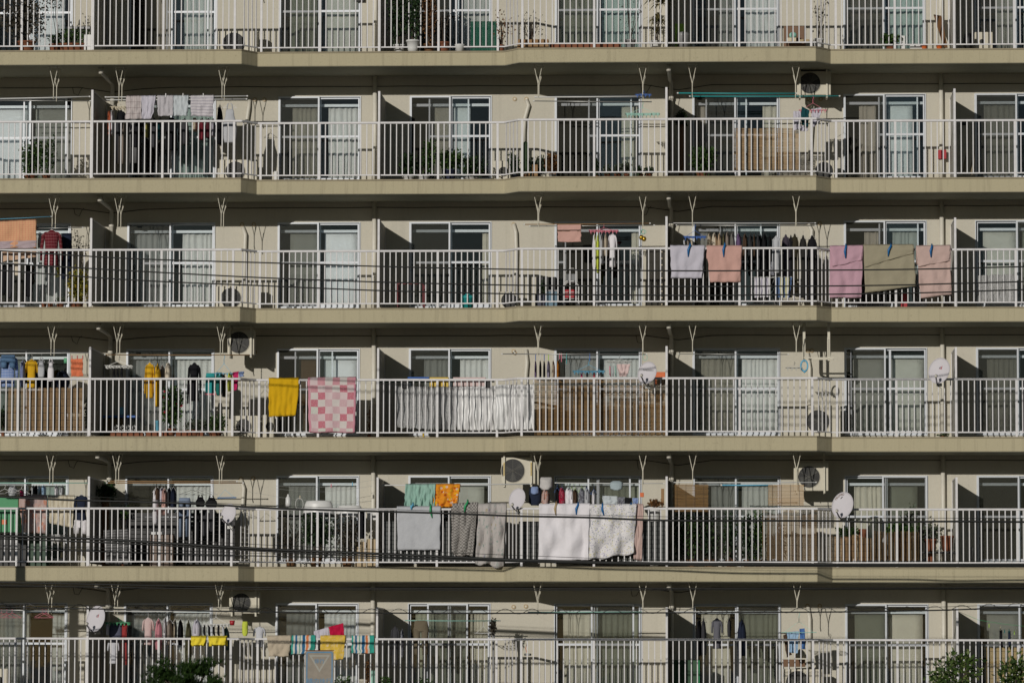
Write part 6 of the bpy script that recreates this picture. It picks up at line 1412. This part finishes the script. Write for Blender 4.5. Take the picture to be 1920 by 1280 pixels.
plant(k, 'green shoots beside the grey road sign', 605, 760, 740, 900, 'green', 160, .05, (640, 720, 900), Y=.1, stems=8)
box_thing(k, 'storage_box', 'pale teal box beside the drainpipe', 'box', 866, 715, 892, 880, .7, M['p_mint'], .15); plant(k, 'brown dried wreath near the drainpipe', 835, 655, 868, 850, 'brown', 130, .05, (840, 866, 900), Y=.9)
k = Crop(940, 1070, 5)
pole(k, 'pale teal pole across the fifth window', 200, 296, 1010, 294, YF, M['p_mint'], .014)
o = box_thing(k, 'pot_hook', 'small grey tool hanging on a cord below the handrail', 'tool', 165, 592, 215, 608, .1, M['p_grey'], .05, ground=False)
a = k.at(185, 590, .1); o = MB().tube([a, a+Vector((-.03, 0, .1)), a+Vector((0, 0, .2)), a+Vector((.02, 0, .28))], .006, 5).obj('tool_cord', M['p_orange']); tag(o, lab('orange cord looped above the small grey tool', 5), 'cord')
pole(k, 'yellowed pole across the sixth window', 1250, 292, 1820, 294, YF, M['whitep'], .012)
for d_, x0, y0, x1, y1, m_, kd in (('black sleeveless shirt', 1400, 340, 1440, 610, CBLK, 'slim_shirt'), ('black short jacket', 1436, 338, 1476, 600, CDG, 'slim_shirt'), ('mid grey shirt', 1510, 340, 1595, 558, cloth('mid_grey_shirt', (.13, .13, .15)), 'tee_shirt'), ('black narrow shirt', 1626, 335, 1655, 470, CDG, 'slim_shirt'), ('navy black jacket', 1698, 345, 1765, 610, CNAVY, 'slim_shirt')):
    garment(k, kd, d_+' before the sixth window', x0, y0, x1, y1, m_, YF, 'dark')
box_thing(k, 'storage_box', 'dark green locker with a bright green edge', 'locker', 1240, 640, 1412, 940, .6, paint('locker_green', (.012, .06, .02)), .3); box_thing(k, 'locker_edge', 'bright green strip of the locker door', 'strip', 1413, 640, 1428, 940, .58, M['p_green'], .03)
k = Crop(1420, 1070, 5)
pinch(k, 'pale teal folding arm hanger at the right jog', 175, 440, 425, YF, M['p_mint'], rows=3, hang=310, depth=.3, pegs=False)
sheet(k, 'hand_towel', 'light blue towel on the teal arm hanger', 'towel', [(212, 438), (298, 432), (290, 590), (228, 585)], YF-.03, CLB, folds=2); sheet(k, 'hand_towel', 'bright blue towel on the teal arm hanger', 'towel', [(304, 415), (342, 412), (344, 560), (312, 562)], YF-.03, CBLU, folds=1)
sheet(k, 'hand_towel', 'dark patterned towel left on the teal arm hanger', 'towel', [(186, 462), (214, 450), (250, 600), (212, 620)], YF+.02, CBRN, folds=1)
o = pot_thing(k, 'pot_cover', 'cream dome cover above the air conditioner', 'cover', 268, 560, 355, .5, M['p_cream'], [(1.05, 0), (1, .3), (.7, .7), (.2, 1)], y1=625)
box_thing(k, 'storage_box', 'brown wooden trays stacked on the air conditioner', 'tray', 185, 635, 345, 688, .6, M['p_brown'], .3, ground=False)
ac_unit(k, 'beige air conditioner with a small teal sticker at the right jog', 188, 705, 470, 990, .7, fan=.36, fr=.26)
reed(k, 'yellow reed screen behind the last railing', 1650, 552, 1990, 940, .15, M['reed_yellow'], True, cord=8)
a, b = k.at(1435, 285, .5), k.at(1960, 400, .7)
o = MB().tube([a, a.lerp(b, .3)-Vector((0, 0, .09)), a.lerp(b, .65)-Vector((0, 0, .06)), b], .004, 4).obj('clothes_line', M['p_green']); tag(o, lab('green slack clothes line with pegs at the right edge', 5), 'line')
garment(k, 'sock', 'left black sock on the green line', 1740, 425, 1770, 548, CBLK, .6, None); garment(k, 'sock', 'right black sock on the green line', 1800, 432, 1828, 548, CNAVY, .6, None)
for i, (x, y, c_) in enumerate(((1668, 390, 'lime'), (1750, 410, 'cream'), (1780, 430, 'teal'), (1812, 428, 'teal'), (1850, 440, 'lime'))): peg(k, x, y, .6, M['p_'+c_], ('first', 'second', 'third', 'fourth', 'fifth')[i]+' peg from the left on the green line')

# ================================================================ in front of the building
def cable(desc, pts, Y, r, n_each=8, name='overhead_cable', wave=None, group='overhead cables crossing in front of the facade'):
    P = [at(x, y, Y) for x, y in pts]; P = [P[0]+(P[0]-P[1])*3] + P + [P[-1]+(P[-1]-P[-2])*3]; out = []
    for i in range(len(P)-1):
        p0, p1, p2, p3 = P[max(i-1, 0)], P[i], P[i+1], P[min(i+2, len(P)-1)]
        for j in range(n_each):
            t = j/n_each; out.append(.5*((2*p1)+(-p0+p2)*t+(2*p0-5*p1+4*p2-p3)*t*t+(-p0+3*p1-3*p2+p3)*t**3))
    out.append(P[-1]); o = MB().tube(out, r, 7).obj(name, M['cable'], None, True); tag(o, lab(desc, None), 'cable', group); return out
CY = -4.2
cable('uppermost thin black wire crossing the third balcony row', [(0, 470.3), (250, 485), (500, 492.7), (730, 500), (970, 505), (1250, 507.6), (1420, 507.4), (1700, 505), (1920, 500)], -6.5, .0135)
cable('middle thin black wire crossing the third balcony row', [(0, 493.6), (250, 508), (500, 521), (720, 529), (970, 534.7), (1250, 537), (1420, 536.7), (1650, 535), (1920, 528)], -6.5, .0135)
cable('lowest thin black wire crossing the third balcony row', [(0, 507), (250, 525), (500, 536), (720, 545), (970, 551), (1250, 553.6), (1420, 553), (1700, 549.5), (1920, 543)], -6.5, .0135)
c1 = cable('thick black cable along the fifth row handrail', [(0, 930.6), (130, 937), (250, 940), (390, 945), (500, 952), (660, 957), (830, 961.6), (970, 967), (1100, 969.6), (1240, 975), (1420, 975.6), (1560, 976), (1650, 978.6), (1780, 977), (1920, 978)], CY, .020)
cable('thin grey messenger wire above the fifth row handrail cable', [(0, 924), (240, 934), (500, 947), (720, 954), (970, 962), (1240, 968), (1420, 970), (1920, 971)], CY, .005)
cable('sagging spare loop under the fifth row handrail cable', [(960, 967), (1000, 972), (1040, 975), (1090, 971), (1110, 969)], CY-.03, .008) if False else None
c2 = cable('heavy black cable bundle at the foot of the fifth row', [(0, 1004), (130, 1008), (250, 1014), (500, 1029), (720, 1038), (970, 1049), (1250, 1056), (1420, 1056.5), (1560, 1058), (1740, 1058), (1920, 1058)], CY, .027)
cable('second cable lashed beneath the heavy bundle', [(0, 1009), (250, 1019), (500, 1033), (720, 1043), (970, 1052), (1250, 1058), (1560, 1060), (1920, 1060)], CY+.04, .016)
cable('thin wire just above the heavy bundle', [(0, 999), (250, 1008), (500, 1021), (720, 1030), (970, 1040.5), (1250, 1049.5), (1560, 1051.5), (1920, 1051.5)], CY, .005)
cable('slim cable running below the heavy bundle on the left', [(0, 1028), (250, 1035), (500, 1042), (720, 1046), (970, 1052), (1250, 1058), (1500, 1061), (1920, 1062)], CY-.1, .011)
cable('thin grey wire below the heavy bundle on the left', [(0, 1021), (250, 1029), (500, 1037), (720, 1043), (970, 1050), (1300, 1057), (1920, 1060)], CY-.1, .005)
cable('upper of two black cables under the bottom row ceiling', [(0, 1091), (250, 1096), (500, 1100.5), (970, 1102.5), (1420, 1102), (1920, 1101)], CY, .012)
cable('lower of two black cables under the bottom row ceiling', [(0, 1097), (250, 1101), (500, 1104), (970, 1105.5), (1420, 1104.5), (1920, 1103)], CY+.05, .011)
W1 = [(0, 1137.5), (250, 1142), (500, 1146.5), (720, 1148.5), (970, 1149), (1250, 1148), (1420, 1147), (1560, 1146.5), (1700, 1144.5), (1800, 1142), (1920, 1137)]
h1 = cable('black spiral wrapped cable across the bottom row', W1, CY, .014)
cable('thin messenger wire above the spiral wrapped cable', [(x, y-6) for x, y in W1], CY, .005)
sp = []
for i, p in enumerate(h1): pass
L0 = h1[0]; tot = 0; pts = []
for a, b in zip(h1, h1[1:]):
    n = max(1, int((b-a).length/.05))
    for j in range(n):
        q = a.lerp(b, j/n); tot += (b-a).length/n; ph = tot*2*math.pi/.52
        pts.append(q+Vector((0, .03*math.cos(ph), .035+.05*math.sin(ph))))
o = MB().tube(pts, .006, 4).obj('spiral_hanger', M['cable']); tag(o, lab('black wire spiral winding round the bottom row cable', None), 'cable')
# the utility pole that carries them, just outside the left edge; its shadow falls on the lower left balconies
pa = at(-162, 900, CY); rt = empty('utility_pole', (pa.x, CY, 0), 'grey concrete utility pole carrying the cables just left of the photo', 'pole')
MB().tube([(0, 0, 0), (0, 0, pa.z+1.1)], [.14, .085], 16).obj('shaft', paint('pole_concrete', (.35, .34, .32), .85, 0, .4), rt, True)
for i, dz in enumerate((.9, -.35, -1.35, -2.2)): MB().box(-.55, .55, -.14, -.08, pa.z+dz-.04, pa.z+dz+.04).obj('cross_arm', M['steel'], rt)
# road sign seen in front of the bottom row
a, b = at(572.5, 1219, -5.0), at(625.5, 1300, -5.0); w_ = b.x-a.x; cxs = (a.x+b.x)/2; hS = w_*1.55
rt = empty('road_sign', (cxs, -5.0, 0), 'faded grey road sign with blue rim and Japanese lettering at the bottom edge', 'sign')
zt = a.z
def rrect(x0, x1, z0, z1, r, y, n=5):
    pts = []
    for cx, cz, a0 in ((x1-r, z1-r, 0), (x0+r, z1-r, 90), (x0+r, z0+r, 180), (x1-r, z0+r, 270)):
        for i in range(n+1):
            t = math.radians(a0+90*i/n); pts.append((cx+r*math.cos(t), cz+r*math.sin(t)))
    return pts
def plate(nm, pts, y0, y1, m):
    mb = MB(); n = len(pts); mb.v = [(x, y0, z) for x, z in pts]+[(x, y1, z) for x, z in pts]
    mb.f = [tuple(range(n)), tuple(n+i for i in reversed(range(n)))]+[((i+1) % n, i, n+i, n+(i+1) % n) for i in range(n)]; return mb.obj(nm, m, rt)
SG = paint('sign_grey', (.32, .28, .225), .7, 0, .4); SBl = paint('sign_blue', (.09, .28, .48), .6, 0, .5); SGL = paint('sign_faded_line', (.38, .37, .32), .7, 0, .3)
plate('panel', rrect(-w_/2, w_/2, zt-hS, zt, .04, 0), -.004, .006, SG)
def band(nm, outer, inner, y, m):
    n = len(outer); mb = MB(); mb.v = [(x, y, z) for x, z in outer]+[(x, y, z) for x, z in inner]; mb.f = [(i, (i+1) % n, n+(i+1) % n, n+i) for i in range(n)]; return mb.obj(nm, m, rt)
band('blue_rim', rrect(-w_/2+.022, w_/2-.022, zt-hS+.022, zt-.022, .035, 0), rrect(-w_/2+.042, w_/2-.042, zt-hS+.042, zt-.042, .025, 0), -.0065, SBl)
MB().box(-w_/2-.004, w_/2+.004, -.02, .02, zt, zt+.012).obj('rusty_edge', paint('rust', (.16, .06, .03), .9), rt)
tri = lambda s, dz: [(-s, zt-.085-dz), (s, zt-.085-dz), (0, zt-.085-dz-s*1.62)]
band('triangle', tri(.205, 0)[::-1], tri(.15, .028)[::-1], -.0065, SGL)
text_mesh('徐行', .10, SBl, 'lettering', rt, (0, -.007, zt-.205), (math.pi/2, 0, 0)); text_mesh('構内徐行', .122, SBl, 'lettering', rt, (0, -.007, zt-.595), (math.pi/2, 0, 0))
MB().tube([(0, .03, 0), (0, .03, zt-.1)], .03, 10).obj('post', M['steel'], rt)
# trees whose crowns reach into the bottom of the photo
def tree(name, label, cx, ctop, Y, half_w, half_h, n, ls, leaf, narrow, needles=False, lobes=7, seed=1):
    c = at(cx, ctop, Y); rr = random.Random(seed); zc = c.z-half_h
    rt = empty(name, (c.x, Y, 0), label, 'tree'); st = MB()
    st.tube([(0, 0, 0), (.05, .03, zc*.5), (0, 0, zc+half_h*.3)], [.13, .10, .04], 9); ends = []
    for i in range(lobes):
        an = 6.28*i/lobes+rr.uniform(-.4, .4); ra = rr.uniform(.35, .85); el = rr.uniform(-.6, .8)
        e = Vector((math.cos(an)*half_w*ra, math.sin(an)*half_w*ra*.9, zc+el*half_h)); s = Vector((0, 0, zc-half_h*rr.uniform(.2, .8)))
        st.tube([s, s.lerp(e, .5)+Vector((0, 0, .08)), e], [.045, .03, .012], 6); ends.append(e)
    ends.append(Vector((0, 0, zc+half_h*.75)))
    st.obj('trunk', M['bark'], rt); mb = MB(); old = R.getstate(); R.seed(seed)
    cl = []
    for e in ends:
        for _ in range(7 if needles else 9): cl.append(e+Vector((R.gauss(0, .16)*half_w, R.gauss(0, .2)*half_w, R.gauss(0, .15)*half_h)))
    if needles:
        for _ in range(n//26):
            q0 = R.choice(cl)+Vector((R.gauss(0, .09), R.gauss(0, .09), R.gauss(0, .045))); ax = Vector((R.uniform(-.7, .7), R.uniform(-.9, .3), R.uniform(.3, 1))).normalized()
            for _ in range(26):
                d = (ax+Vector((R.uniform(-1, 1), R.uniform(-1, 1), R.uniform(-.7, 1)))*.8).normalized(); s = d.cross(Vector((.3, .2, 1))).normalized()*ls*.045
                b_ = len(mb.v); mb.v += [tuple(q0-s), tuple(q0+s), tuple(q0+d*ls)]; mb.f.append((b_, b_+1, b_+2))
    else:
        def fn():
            p = R.choice(cl)+Vector((R.gauss(0, .10), R.gauss(0, .10), R.gauss(0, .09))); return p, (p-Vector((0, 0, zc))).normalized()
        leaf_cloud(mb, fn, n, ls, .55, narrow)
    R.setstate(old); mb.obj('crown', LF[leaf], rt); return rt
LF['pine'] = leafmat('pine', (.010, .032, .008), (.035, .08, .016), (.08, .14, .03)); LF['camellia'] = leafmat('camellia', (.020, .046, .010), (.065, .115, .022), (.20, .24, .08))
tree('pine_tree', 'dark green pine tree top rising before the bottom row at the left', 352, 1240, -3.2, .70, .60, 42000, .11, 'pine', .2, True, 9, 4)
tree('broadleaf_tree', 'glossy leaved tree beside the fourth partition in the bottom right', 1788, 1224, -2.6, .42, .85, 1350, .125, 'camellia', .24, False, 9, 11)
tree('broadleaf_tree', 'glossy leaved tree before the yellow reed screen at bottom right', 1900, 1226, -2.4, .24, .80, 650, .125, 'camellia', .24, False, 8, 23)
